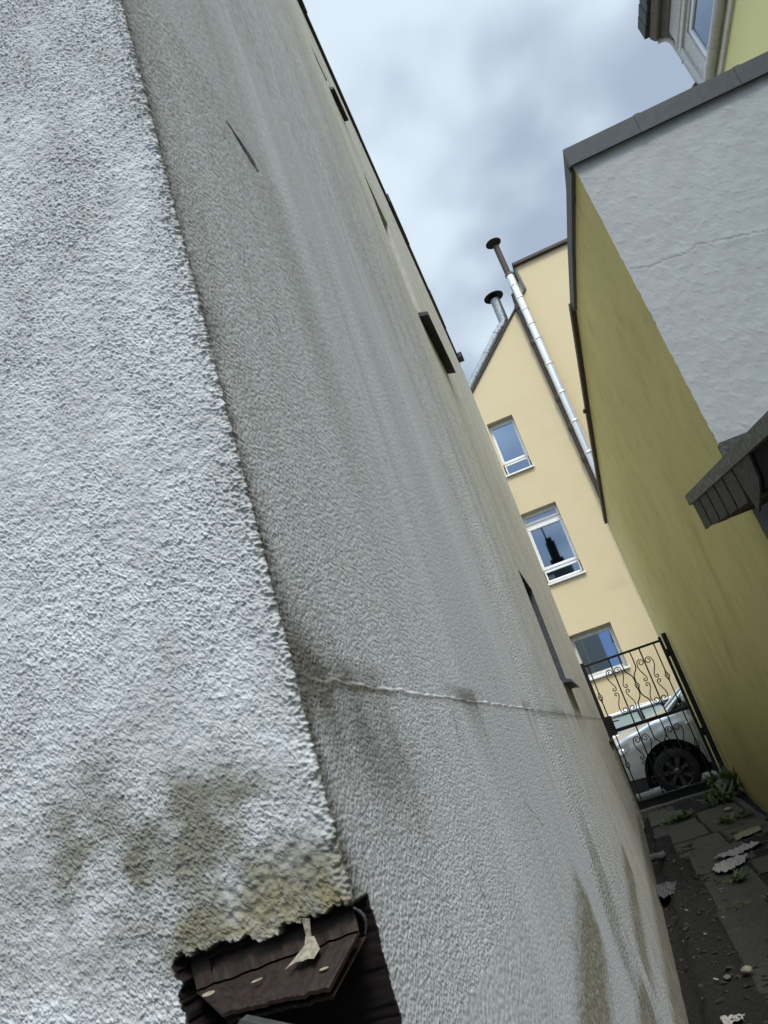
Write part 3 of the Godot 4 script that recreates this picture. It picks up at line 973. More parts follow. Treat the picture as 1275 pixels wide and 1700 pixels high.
func right_block() -> void:
	var h := thing("yellow_block", "flat-roofed block, ochre yellow towards the alley, white front, dark metal cap", "building", Vector3(2.5, -1.1, -8))
	var w := [[-3.96, 3.16], [-4.9, 3.30], [-6.0, 3.43], [-8.0, 3.30], [-10.0, 3.12], [-11.95, 2.93]]
	var top := func(z: float) -> float:
		for k in w.size() - 1:
			if z <= w[k][0] and z >= w[k + 1][0]:
				return lerpf(w[k][1], w[k + 1][1], (z - w[k][0]) / (w[k + 1][0] - w[k][0]))
		return 3.0
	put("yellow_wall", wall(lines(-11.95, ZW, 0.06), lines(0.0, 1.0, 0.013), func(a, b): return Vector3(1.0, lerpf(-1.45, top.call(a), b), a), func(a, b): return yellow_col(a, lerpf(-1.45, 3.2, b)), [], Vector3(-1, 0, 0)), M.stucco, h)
	# white front with trowel lumps and one crack
	var pos := PackedVector3Array()
	var cols := PackedColorArray()
	var crack := [Vector2(1.02, 2.295), Vector2(1.144, 2.253), Vector2(1.197, 2.266), Vector2(1.329, 2.243), Vector2(1.387, 2.27), Vector2(1.481, 2.243), Vector2(1.597, 2.21), Vector2(1.738, 2.172), Vector2(1.95, 2.16), Vector2(2.3, 2.1)]
	var nx := 300
	var ny := 330
	for j in ny + 1:
		var y := -1.2 + (3.13 + 1.2) * (j if j < 90 else j) / float(ny)
		y = lerpf(-1.2, 0.6, j / 30.0) if j <= 30 else lerpf(0.6, 3.13, (j - 30) / float(ny - 30))
		for i in nx + 1:
			var x := lerpf(1.0, 2.5, i / 270.0) if i <= 270 else lerpf(2.5, 6.0, (i - 270) / 30.0)
			var n1 := nA.get_noise_2d(x * 9.0, y * 9.0)
			var hh := 0.0022 * n1 + 0.0014 * sm(0.33, 0.46, nA.get_noise_2d(x * 14.0 + y * 8.0, y * 22.0)) + 0.0010 * nB.get_noise_2d(x * 60.0, y * 80.0)
			var dc := 9.0
			for k in crack.size() - 1:
				if x > crack[k].x - 0.05 and x < crack[k + 1].x + 0.05:
					dc = minf(dc, seg(x, y + 0.008 * nB.get_noise_2d(x * 30.0, 0.0), crack[k].x, crack[k].y, crack[k + 1].x, crack[k + 1].y))
			hh -= 0.004 * sm(0.006, 0.001, dc)
			hh += 0.0015 * sm(0.05, 0.0, dc)
			hh *= sm(0.0, 0.02, x - 1.0)
			pos.append(Vector3(x + (0.004 * nA.get_noise_2d(y * 14.0, 4.0) if i == 0 else 0.0), y, ZW + hh))
			var c := Vector3(0.40, 0.425, 0.455) * (1.0 + 0.06 * n1 + 0.05 * nB.get_noise_2d(x * 2.0, y * 2.0))
			c = c.lerp(Vector3(0.2, 0.2, 0.2), 0.3 * sm(0.005, 0.0, dc))
			cols.append(lin(c))
	put("white_wall", relief(nx + 1, pos, cols, Vector3(0, 0, 1)), M.stucco, h, "white trowelled front with a long crack")
	var s := stn()
	box(s, Vector3(1.2, 2.6, -11.95), Vector3(6.0, 2.9, ZW - 0.02))
	box(s, Vector3(1.02, -1.4, -11.95), Vector3(6.0, 2.9, -11.75))
	box(s, Vector3(5.8, -1.4, -11.75), Vector3(6.0, 2.9, ZW - 0.02))
	obj("roof", s, M.zinc, h)
	# dark metal cap over the front, folded at the corner
	s = stn()
	prism(s, PackedVector2Array([Vector2(ZW + 0.035, 3.105), Vector2(ZW + 0.05, 3.225), Vector2(ZW - 0.35, 3.24), Vector2(ZW - 0.35, 3.13), Vector2(ZW - 0.02, 3.13)]), 0.975, 6.0, "x")
	obj("front_cap", s, M.zinc, h, "dark grey metal cap along the top of the white front")
	for x in [1.42, 2.02, 2.9]:
		s = stn()
		prism(s, PackedVector2Array([Vector2(ZW + 0.038, 3.102), Vector2(ZW + 0.053, 3.229), Vector2(ZW - 0.35, 3.244), Vector2(ZW - 0.35, 3.235), Vector2(ZW + 0.048, 3.222), Vector2(ZW + 0.034, 3.102)]), x, x + 0.035, "x")
		obj("cap_lap", s, M.zinc, h)
	for b in [[-3.99, -5.0], [-5.0, -6.05], [-6.05, -8.1], [-8.1, -10.05], [-10.05, -11.98]]:
		s = stn()
		var ya: float = top.call(b[0])
		var yb: float = top.call(maxf(b[1], -11.95))
		var th := 0.075 if b[1] > -6.1 else 0.045
		var out := 0.972 if b[1] > -6.1 else 0.955
		for q in [[out, 0.997, 0.0], [0.997, 1.25, th * 0.6]]:
			var a0 := Vector3(q[0], ya - th + q[2], b[0])
			var a1 := Vector3(q[0], ya + 0.02, b[0])
			var c0 := Vector3(q[1], ya + 0.02, b[0])
			var c1 := Vector3(q[1], ya - th + q[2], b[0])
			var dz := Vector3(0, yb - ya, b[1] - b[0] + 0.004)
			quad(s, a0, a1, a1 + dz, a0 + dz, Vector3(-1, 0, 0))
			quad(s, a1, c0, c0 + dz, a1 + dz, Vector3(0, 1, 0))
			quad(s, a0, c1, c1 + dz, a0 + dz, Vector3(0, -1, 0))
			quad(s, a0, a1, c0, c1, Vector3(0, 0, 1))
			quad(s, a0 + dz, a1 + dz, c0 + dz, c1 + dz, Vector3(0, 0, -1))
		obj("side_cap", s, M.zinc if b[1] > -6.1 else M.brownmetal, h)
	s = stn()
	box(s, Vector3(0.925, 3.255, -8.16), Vector3(1.0, 3.275, -8.06), 0.004)
	obj("cap_bracket", s, M.brownmetal, h)


# the lean-to roof fixed to the white front, seen along its slate-hung verge
func canopy() -> void:
	var c := thing("lean_to_canopy", "dark lean-to canopy with a slate-hung verge, fixed to the white front", "canopy", Vector3(1.0, 0.6, ZW))
	var top := func(z: float) -> float: return 0.943 + 0.148 * (ZW - z)
	var X := 0.75
	var ze := -2.12
	var s := stn()
	for q in [[X - 0.012, X + 0.07, 0.0, 0.056]]:
		var a0 := Vector3(q[0], top.call(ZW) - q[3], ZW)
		var a1 := Vector3(q[0], top.call(ZW) - q[2], ZW)
		var b1 := Vector3(q[1], top.call(ZW) - q[2] + 0.012, ZW)
		var b0 := Vector3(q[1], top.call(ZW) - q[3], ZW)
		var dz := Vector3(0, top.call(ze) - top.call(ZW), ze - ZW)
		quad(s, a0, a1, a1 + dz, a0 + dz, Vector3(-1, 0, 0))
		quad(s, a1, b1, b1 + dz, a1 + dz, Vector3(0, 1, 0))
		quad(s, a0, b0, b0 + dz, a0 + dz, Vector3(0, -1, 0))
		quad(s, a0 + dz, a1 + dz, b1 + dz, b0 + dz, Vector3(0, 0, 1))
		quad(s, a0, a1, b1, b0, Vector3(0, 0, -1))
	obj("verge_strip", s, M.zinclight, c, "pale grey metal strip along the verge")
	# slates hung edge to edge below it
	var cuts := [-3.935, -3.735, -3.535, -3.345, -3.16, -2.965, -2.72]
	for k in 6:
		s = stn()
		var za: float = cuts[k] + 0.024
		var zb: float = cuts[k + 1]
		var dy := 0.148 if k < 5 else 0.185
		var ta: float = top.call(za) - 0.054
		var tb: float = top.call(zb) - 0.054
		var pl := PackedVector2Array([Vector2(za, ta), Vector2(zb, tb), Vector2(zb + 0.012, tb - 0.09), Vector2(zb + 0.004, tb - 0.148 + 0.004), Vector2(za + 0.014, ta - 0.150), Vector2(za + 0.012, ta - 0.08)])
		if k == 5:
			pl = PackedVector2Array([Vector2(za, ta), Vector2(zb + 0.05, tb), Vector2(zb + 0.02, tb - 0.10), Vector2(zb - 0.03, tb - 0.125), Vector2(zb - 0.17, tb - 0.17), Vector2(za + 0.012, ta - 0.10)])
		var tilt := 0.0
		prism(s, pl, X - 0.003 + tilt, X + 0.006 + tilt, "x")
		obj("slate", s, M.slate, c)
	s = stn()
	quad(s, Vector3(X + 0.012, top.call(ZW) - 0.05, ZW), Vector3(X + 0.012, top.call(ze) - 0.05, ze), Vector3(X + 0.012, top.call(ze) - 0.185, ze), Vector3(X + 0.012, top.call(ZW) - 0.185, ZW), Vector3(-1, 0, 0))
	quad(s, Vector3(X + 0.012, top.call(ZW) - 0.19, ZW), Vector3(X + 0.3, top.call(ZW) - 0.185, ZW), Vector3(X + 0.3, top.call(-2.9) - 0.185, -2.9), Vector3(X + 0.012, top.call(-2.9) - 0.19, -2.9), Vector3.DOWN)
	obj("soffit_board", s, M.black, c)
	s = stn()
	var r0 := Vector3(0, 0, 0)
	for f in [0.0]:
		quad(s, Vector3(X + 0.05, top.call(ZW) - 0.02, ZW), Vector3(5.0, top.call(ZW) - 0.02, ZW), Vector3(5.0, top.call(ze) - 0.02, ze), Vector3(X + 0.05, top.call(ze) - 0.02, ze), Vector3.UP)
		quad(s, Vector3(X + 0.05, top.call(ZW) - 0.06, ZW), Vector3(5.0, top.call(ZW) - 0.06, ZW), Vector3(5.0, top.call(ze) - 0.06, ze), Vector3(X + 0.05, top.call(ze) - 0.06, ze), Vector3.DOWN)
		quad(s, Vector3(X + 0.05, top.call(ze) - 0.06, ze), Vector3(5.0, top.call(ze) - 0.06, ze), Vector3(5.0, top.call(ze) - 0.02, ze), Vector3(X + 0.05, top.call(ze) - 0.02, ze), Vector3(0, 0, 1))
	obj("roof_deck", s, M.slate, c)
	for x in [0.80, 1.5, 2.2, 2.9]:
		s = stn()
		var dz := Vector3(0, top.call(-2.2) - top.call(ZW), -2.2 - ZW)
		var a := Vector3(x, top.call(ZW) - 0.061, ZW)
		var w := Vector3(0.07, 0, 0)
		var d := Vector3(0, -0.13, 0)
		quad(s, a, a + d, a + d + dz, a + dz, Vector3(-1, 0, 0))
		quad(s, a + w, a + w + d, a + w + d + dz, a + w + dz, Vector3(1, 0, 0))
		quad(s, a + d, a + w + d, a + w + d + dz, a + d + dz, Vector3(0, -1, 0))
		quad(s, a + dz, a + w + dz, a + w + d + dz, a + d + dz, Vector3(0, 0, 1))
		obj("rafter", s, M.wood, c)
	s = stn()
	prism(s, PackedVector2Array([Vector2(0.988, 0.85), Vector2(0.988, 1.12), Vector2(1.0, 1.135), Vector2(5.0, 1.135), Vector2(5.0, 0.85)]), ZW + 0.012, ZW + 0.03)
	obj("wall_flashing", s, M.slate, c)


# ---------------------------------------------------------------- tall lemon house behind the block
func lemon_house() -> void:
	var X := 6.05
	var zf := -12.9
	var h := thing("lemon_house", "tall lemon yellow house with a white dormer and moulded cornice rising behind the block", "house", Vector3(8.0, -1.1, -6))
	var s := stn()
	quad(s, Vector3(X, -1.2, zf), Vector3(X, -1.2, 6), Vector3(X, 10.15, 6), Vector3(X, 10.15, zf), Vector3(-1, 0, 0))
	quad(s, Vector3(X, -1.2, zf), Vector3(12, -1.2, zf), Vector3(12, 10.15, zf), Vector3(X, 10.15, zf), Vector3(0, 0, -1))
	quad(s, Vector3(X, -1.2, 6), Vector3(12, -1.2, 6), Vector3(12, 10.15, 6), Vector3(X, 10.15, 6), Vector3(0, 0, 1))
	quad(s, Vector3(12, -1.2, 6), Vector3(12, -1.2, zf), Vector3(12, 10.15, zf), Vector3(12, 10.15, 6), Vector3(1, 0, 0))
	obj("wall", s, M.lemon, h)
	s = stn()
	box(s, Vector3(X - 0.06, 9.93, zf + 0.3), Vector3(X + 0.1, 10.02, 6), 0.01)
	obj("string_course", s, M.greywhite, h)
	s = stn()
	tube(s, [Vector3(X - 0.12, 10.21, 6), Vector3(X - 0.12, 10.21, zf + 0.28)], 0.085, 12)
	var g := obj("gutter", s, M.greywhite, h, "grey horizontal gutter pipe under the dormer window")
	for z in [-11.6, -9.6, -7.6]:
		s = stn()
		tube(s, [Vector3(X - 0.12, 10.21, z), Vector3(X - 0.12, 10.21, z - 0.06)], 0.097, 12)
		obj("collar", s, M.greywhite, g)
	# dormer wall with a deep white window
	s = stn()
	var y0 := 10.29
	var wz0 := -12.35
	var wz1 := -8.2
	box(s, Vector3(X, y0, zf), Vector3(X + 0.2, 12.2, wz0))
	box(s, Vector3(X, y0, wz1), Vector3(X + 0.2, 12.2, 6))
	box(s, Vector3(X, 11.42, wz0), Vector3(X + 0.2, 12.2, wz1))
	box(s, Vector3(X, y0, wz0), Vector3(X + 0.2, 10.42, wz1))
	box(s, Vector3(X + 0.2, y0, zf), Vector3(12, 12.2, zf + 0.2))
	obj("dormer_wall", s, M.greywhite, h)
	s = stn()
	box(s, Vector3(X + 0.03, 10.42, wz0), Vector3(X + 0.10, 10.50, wz1), 0.01)
	box(s, Vector3(X + 0.03, 11.33, wz0), Vector3(X + 0.10, 11.42, wz1), 0.01)
	box(s, Vector3(X + 0.03, 10.50, wz0), Vector3(X + 0.10, 11.33, wz0 + 0.11), 0.01)
	box(s, Vector3(X + 0.03, 10.50, wz1 - 0.11), Vector3(X + 0.10, 11.33, wz1), 0.01)
	box(s, Vector3(X + 0.03, 10.50, -10.3), Vector3(X + 0.10, 11.33, -10.2), 0.01)
	var win := obj("window", s, M.white, h)
	s = stn()
	box(s, Vector3(X + 0.07, 10.50, wz0 + 0.11), Vector3(X + 0.08, 11.33, wz1 - 0.11))
	obj("pane", s, M.glass, win)
	s = stn()
	for b in [[11.50, 11.62, 0.05], [11.70, 11.78, 0.03]]:
		box(s, Vector3(X - b[2], b[0], zf - 0.02), Vector3(X + 0.05, b[1], 6), 0.012)
	box(s, Vector3(X - 0.05, y0, zf - 0.02), Vector3(X + 0.05, 11.499, zf + 0.16), 0.012)
	obj("trim", s, M.greywhite, h)
	# moulded cornice, run along the eaves, its end profile showing
	s = stn()
	var prof := PackedVector2Array([Vector2(6.18, 12.0), Vector2(6.06, 12.0), Vector2(6.05, 12.13), Vector2(6.01, 12.15), Vector2(5.985, 12.20), Vector2(5.95, 12.215), Vector2(5.925, 12.30), Vector2(5.895, 12.30), Vector2(5.875, 12.245), Vector2(5.83, 12.25), Vector2(5.80, 12.30), Vector2(5.77, 12.36), Vector2(5.77, 12.72), Vector2(6.18, 12.75)])
	prism(s, prof, zf - 0.2, 6.0)
	obj("cornice", s, M.oldstone, h, "weathered moulded cornice along the eaves")
	var tz := zf - 0.22
	while tz < -9.0:
		s = stn()
		var tw := rng.randf_range(0.22, 0.32)
		box(s, Vector3(5.71 - rng.randf_range(0.0, 0.035), 12.40 + rng.randf_range(0.0, 0.05), tz + 0.006), Vector3(5.80, 12.80, tz + tw - 0.006), 0.012)
		obj("eaves_tile", s, M.darkmetal, h)
		tz += tw
	s = stn()
	prism(s, PackedVector2Array([Vector2(5.72, 12.80), Vector2(9, 15.2), Vector2(12.4, 13.05)]), zf - 0.3, 6.0)
	obj("roof", s, M.brick, h)
	# downpipe on the far corner
	s = stn()
	tube(s, spline([Vector3(5.88, 12.27, zf - 0.24), Vector3(5.98, 12.24, zf - 0.22), Vector3(6.06, 12.10, zf - 0.17), Vector3(6.08, 11.8, zf - 0.15), Vector3(6.08, 10.6, zf - 0.15), Vector3(6.08, 4.0, zf - 0.15)], 5), 0.055, 10)
	var dp := obj("downpipe", s, M.greywhite, h)
	s = stn()
	tube(s, [Vector3(6.08, 11.42, zf - 0.15), Vector3(6.08, 11.47, zf - 0.15)], 0.066, 10)
	obj("collar", s, M.greywhite, dp)
	# end of a red tiled roof beyond
	for k in 3:
		s = stn()
		tube(s, [Vector3(5.78 + 0.12 * k, 10.62 + 0.07 * k, zf - 0.30), Vector3(5.92 + 0.12 * k, 10.66 + 0.08 * k, zf - 0.12)], [0.10, 0.085], 10)
		obj("ridge_tile", s, M.brick, h)


# ---------------------------------------------------------------- cream house across the street
func far_window(h: Node3D, o: Array, kind: int, label: String) -> void:
	var zi := ZB - 0.19
	var s := stn()
	for f in [[o[0], o[0] + 0.001, o[2], o[3], Vector3(1, 0, 0)], [o[1], o[1], o[2], o[3], Vector3(-1, 0, 0)]]:
		quad(s, Vector3(f[0], o[2], ZB), Vector3(f[0], o[2], zi), Vector3(f[0], o[3], zi), Vector3(f[0], o[3], ZB), f[4])
	quad(s, Vector3(o[0], o[3], ZB), Vector3(o[1], o[3], ZB), Vector3(o[1], o[3], zi), Vector3(o[0], o[3], zi), Vector3.DOWN)
	quad(s, Vector3(o[0], o[2], ZB), Vector3(o[1], o[2], ZB), Vector3(o[1], o[2], zi), Vector3(o[0], o[2], zi), Vector3.UP)
	var win := obj("window", s, M.cream, h, label)
	var panes := []          # x0, x1, y0, y1, sash width
	if kind == 1:
		panes = [[o[0], o[1], 6.96, 8.10, 0.075], [o[0] + 0.03, o[1] - 0.03, 6.64, 6.93, 0.035]]
	elif kind == 2:
		panes = [[o[0], o[1], 5.17, 5.42, 0.07], [o[0], o[1], 3.93, 5.08, 0.075], [o[0] + 0.02, o[1] - 0.02, 3.61, 3.89, 0.04]]
	else:
		panes = [[o[0], o[1], o[2] + 0.02, o[3] - 0.06, 0.09]]
	s = stn()
	quad(s, Vector3(o[0], o[2], zi - 0.5), Vector3(o[1], o[2], zi - 0.5), Vector3(o[1], o[3], zi - 0.5), Vector3(o[0], o[3], zi - 0.5), Vector3(0, 0, 1))
	obj("dark_room", s, M.black, win)
	s = stn()
	box(s, Vector3(o[0], o[2], zi - 0.07), Vector3(o[1], panes[-1][2], zi - 0.01))
	box(s, Vector3(o[0], panes[0][3], zi - 0.07), Vector3(o[1], o[3], zi - 0.01))
	for k in panes.size() - 1:
		box(s, Vector3(o[0], panes[k + 1][3], zi - 0.07), Vector3(o[1], panes[k][2], zi - 0.005), 0.004)
	for p in panes:
		var sw: float = p[4]
		for q in [[p[0], p[1], p[2], p[2] + sw * 0.9], [p[0], p[1], p[3] - sw * 0.9, p[3]], [p[0], p[0] + sw, p[2] + sw * 0.9, p[3] - sw * 0.9], [p[1] - sw, p[1], p[2] + sw * 0.9, p[3] - sw * 0.9]]:
			box(s, Vector3(q[0], q[2], zi - 0.06), Vector3(q[1], q[3], zi + 0.02), 0.008)
	obj("frame", s, M.white if kind < 3 else M.greywhite, win)
	for p in panes:
		s = stn()
		var sw: float = p[4]
		box(s, Vector3(p[0] + sw * 0.8, p[2] + sw * 0.7, zi - 0.035), Vector3(p[1] - sw * 0.8, p[3] - sw * 0.7, zi - 0.025))
		obj("pane", s, M.glass, win)
	s = stn()
	prism(s, PackedVector2Array([Vector2(zi, o[2] + 0.025), Vector2(ZB + 0.06, o[2] - 0.005), Vector2(ZB + 0.06, o[2] - 0.045), Vector2(ZB + 0.05, o[2] - 0.045), Vector2(ZB + 0.05, o[2] - 0.02), Vector2(zi, o[2])]), o[0] - 0.03, o[1] + 0.03, "x")
	obj("sill", s, M.white, win)


func cream_house() -> void:
	var h := thing("cream_house", "cream gabled house across the street with two metal flues", "house", Vector3(1.5, -1.1, -21.5))
	var ops := [[-0.31, 0.405, 6.59, 8.16], [-0.36, 0.575, 3.54, 5.47], [-0.385, 0.67, 1.10, 2.19]]
	var ccol := func(u: float, v: float) -> Color:
		var g := 1.0 + 0.025 * nA.get_noise_2d(u * 0.9, v * 0.9) + 0.02 * nB.get_noise_2d(u * 7.0, v * 5.0)
		var stain := 0.05 * sm(0.2, 0.6, nA.get_noise_2d(u * 2.0 + 30.0, v * 1.1))
		stain += 0.30 * exp(-pow(seg(u, v, 1.05, 3.0, 1.3, 3.02) / 0.08, 2.0))
		var c := Vector3(0.70, 0.585, 0.375) * g
		return lin(c.lerp(Vector3(0.34, 0.28, 0.18), stain))
	var m: StandardMaterial3D = mat(Vector3.ONE, 0.95, T.fine, 0.12, 0.8, T.speck, 0.25, true)
	put("wall", wall(lines(-0.8, 7.0, 0.15, [-0.31, 0.405, -0.36, 0.575, -0.385, 0.67]), lines(-1.25, 8.5, 0.15, [6.59, 8.16, 3.54, 5.47, 1.10, 2.19]), func(a, b): return Vector3(a, b, ZB), ccol, ops, Vector3(0, 0, 1)), m, h)
	var poly := PackedVector2Array([Vector2(-9, -1.25), Vector2(-0.8, -1.25), Vector2(-0.8, 8.5), Vector2(7, 8.5), Vector2(7, 12.33), Vector2(2.045, 12.33), Vector2(2.06, 11.48), Vector2(-3.5, 6.20), Vector2(-9, 6.2)])
	var s := stn()
	var ix := Geometry2D.triangulate_polygon(poly)
	for k in range(0, ix.size(), 3):
		tri(s, p3("z", poly[ix[k]], ZB), p3("z", poly[ix[k + 1]], ZB), p3("z", poly[ix[k + 2]], ZB), Vector3(0, 0, 1))
	# sides and back
	quad(s, Vector3(7, -1.25, ZB), Vector3(7, 12.33, ZB), Vector3(7, 12.33, -27), Vector3(7, -1.25, -27), Vector3(1, 0, 0))
	quad(s, Vector3(2.045, 10, ZB), Vector3(2.045, 12.33, ZB), Vector3(2.045, 12.33, -27), Vector3(2.045, 10, -27), Vector3(-1, 0, 0))
	quad(s, Vector3(-9, -1.25, -27), Vector3(7, -1.25, -27), Vector3(7, 12.33, -27), Vector3(-9, 6.2, -27), Vector3(0, 0, -1))
	obj("gable", s, M.cream, h)
	s = stn()
	prism(s, PackedVector2Array([Vector2(2.06, 11.49), Vector2(2.06, 11.535), Vector2(-3.6, 6.165), Vector2(-3.6, 6.12)]), -27.0, ZB + 0.05)
	obj("roof", s, M.brownmetal, h)
	s = stn()
	box(s, Vector3(1.99, 12.30, -27.0), Vector3(7.1, 12.42, ZB + 0.10), 0.02)
	obj("coping", s, M.brownmetal, h, "red-brown metal coping on the taller right part")
	s = stn()
	prism(s, PackedVector2Array([Vector2(2.01, 12.295), Vector2(2.055, 12.295), Vector2(2.085, 11.52), Vector2(2.02, 11.50)]), ZB - 0.3, ZB + 0.03)
	obj("verge_trim", s, M.zinclight, h)
	far_window(h, ops[0], 1, "upper narrow window with a low bottom pane, reflecting clouds")
	far_window(h, ops[1], 2, "middle window of three panes, reflecting blue sky")
	far_window(h, ops[2], 3, "wide ground-floor window behind the gate")
	# bright steel flue running up the wall
	var fx := 1.80
	var fz := ZB + 0.2
	s = stn()
	tube(s, [Vector3(fx, 2.6, fz), Vector3(fx, 11.98, fz)], 0.112, 24)
	var fl := obj("flue", s, M.steel, h, "bright steel flue in jointed lengths up the cream wall")
	for y in [11.63, 11.19, 10.79, 10.3, 9.81, 8.98, 8.08, 7.2, 6.27, 5.3, 4.3, 3.3]:
		s = stn()
		lathe(s, [Vector2(0.113, -0.035), Vector2(0.124, -0.02), Vector2(0.118, 0.0), Vector2(0.124, 0.02), Vector2(0.113, 0.035)], Vector3(fx, y, fz), 24)
		obj("clamp", s, M.steel, fl)
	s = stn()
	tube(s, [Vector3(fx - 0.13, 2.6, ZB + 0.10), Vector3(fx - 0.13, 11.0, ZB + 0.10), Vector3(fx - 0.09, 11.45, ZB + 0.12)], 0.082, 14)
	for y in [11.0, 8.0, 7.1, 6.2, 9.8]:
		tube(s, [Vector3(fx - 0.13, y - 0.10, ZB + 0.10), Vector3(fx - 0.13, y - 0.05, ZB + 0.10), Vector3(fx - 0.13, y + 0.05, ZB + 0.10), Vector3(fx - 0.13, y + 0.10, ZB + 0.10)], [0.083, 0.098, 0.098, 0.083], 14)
	obj("dark_band_tube", s, M.brownmetal, fl)  # added brown tube that makes the dark band left of the flue
	s = stn()
	tube(s, [Vector3(fx, 11.97, fz), Vector3(fx, 12.04, fz), Vector3(fx, 12.06, fz)], [0.125, 0.125, 0.09], 24)
	tube(s, [Vector3(fx - 0.02, 12.05, fz), Vector3(fx - 0.02, 13.05, fz)], 0.086, 20)
	obj("flue_top", s, M.brownmetal, fl)
	s = stn()
	lathe(s, [Vector2(0.0, 0.12), Vector2(0.225, 0.0), Vector2(0.225, -0.012), Vector2(0.0, -0.012)], Vector3(fx - 0.05, 13.20, fz), 28, false)
	for a in 3:
		var d := Vector3(cos(a * 2.1), 0, sin(a * 2.1)) * 0.08
		tube(s, [Vector3(fx - 0.02, 13.0, fz) + d, Vector3(fx - 0.03, 13.2, fz) + d], 0.008, 5)
	obj("flue_hat", s, M.darkmetal, fl)
	# galvanised flue lying along the roof slope, then upright
	var gz := ZB - 0.25
	var path := []
	for p in [Vector3(-1.2, 8.52, gz), Vector3(-0.41, 9.28, gz), Vector3(0.35, 10.02, gz), Vector3(1.0, 10.66, gz)]:
		path.append(p + Vector3(-0.075, 0.065, 0))
	path.append(Vector3(1.11, 10.86, gz))
	path.append(Vector3(1.19, 11.0, gz))
	path.append(Vector3(1.20, 11.75, gz))
	s = stn()
	tube(s, path, 0.137, 22)
	var f2 := obj("flue", s, M.galv, h, "galvanised flue lying along the roof slope then turning upright")
	for t in [[0.06, 0], [0.56, 0], [0.5, 1], [0.25, 2], [0.96, 2], [0.75, 3]]:
		s = stn()
		var a: Vector3 = path[t[1]].lerp(path[t[1] + 1], t[0])
		var d: Vector3 = (path[t[1] + 1] - path[t[1]]).normalized() * 0.02
		tube(s, [a - d, a + d], 0.147, 22)
		obj("clamp", s, M.galv, f2)
	s = stn()
	lathe(s, [Vector2(0.0, 0.17), Vector2(0.285, 0.0), Vector2(0.285, -0.012), Vector2(0.13, 0.05)], Vector3(1.195, 11.86, gz), 30, false)
	for a in 3:
		var d := Vector3(cos(a * 2.1 + 0.8), 0, sin(a * 2.1 + 0.8)) * 0.12
		tube(s, [Vector3(1.2, 11.6, gz) + d, Vector3(1.2, 11.9, gz) + d], 0.008, 5)
	obj("flue_hat", s, M.darkmetal, f2)


# the house behind the camera, which the far windows mirror
func rear_house() -> void:
	var h := thing("rear_house", "dark slate-roofed house behind the courtyard, mirrored in the cream house's windows", "house", Vector3(-4, -1.1, 17))
	var s := stn()
	box(s, Vector3(-9, -1.2, 14), Vector3(0.85, 8.2, 20))
	obj("wall", s, M.greywhite, h)
	s = stn()
	prism(s, PackedVector2Array([Vector2(13.6, 8.2), Vector2(14.6, 11.1), Vector2(19.4, 11.1), Vector2(20.4, 8.2)]), -9.2, 1.0, "x")
	var r := obj("roof", s, M.slate, h)
	s = stn()
	box(s, Vector3(-0.14, 10.6, 14.5), Vector3(0.50, 12.75, 15.0), 0.02)
	box(s, Vector3(-0.30, 11.0, 14.4), Vector3(0.66, 11.45, 15.1), 0.05)
	box(s, Vector3(-0.06, 12.75, 14.45), Vector3(0.38, 13.05, 15.05), 0.02)
	obj("chimney", s, M.black, r)
	s = stn()
	tube(s, [Vector3(0.04, 13.0, 14.7), Vector3(0.0, 14.2, 14.7)], 0.06, 6)
	obj("chimney_pipe", s, M.darkmetal, r)


# ---------------------------------------------------------------- wrought iron gate
func curl(cx: float, cy: float, r: float, a0: float, turns: float, n := 14) -> Array:
	# spiral inwards from radius r at angle a0; returned from the outside in
	var out := []
	for k in n + 1:
		var t := float(k) / n
		var a := a0 + TAU * turns * t
		var rr := r * (1.0 - 0.72 * t)
		out.append(Vector2(cx + rr * cos(a), cy + rr * sin(a)))
	return out


func iron(pts: Array, z: float) -> Array:
	var out := []
	for p in pts:
		out.append(Vector3(p.x, p.y, z))
	return out


func basket(s: SurfaceTool, x: float, y: float, z: float) -> void:
	for k in 4:
		var pts := []
		for j in 9:
			var t := j / 8.0
			var a := TAU * k / 4.0 + t * 3.6
			var r := 0.026 * sin(PI * t) + 0.002
			pts.append(Vector3(x + r * cos(a), y + 0.05 - 0.10 * t, z + r * sin(a)))
		tube(s, pts, 0.006, 5)
	for e in [-0.056, 0.056]:
		box(s, Vector3(x - 0.011, y + e - 0.008, z - 0.011), Vector3(x + 0.011, y + e + 0.008, z + 0.011), 0.003)


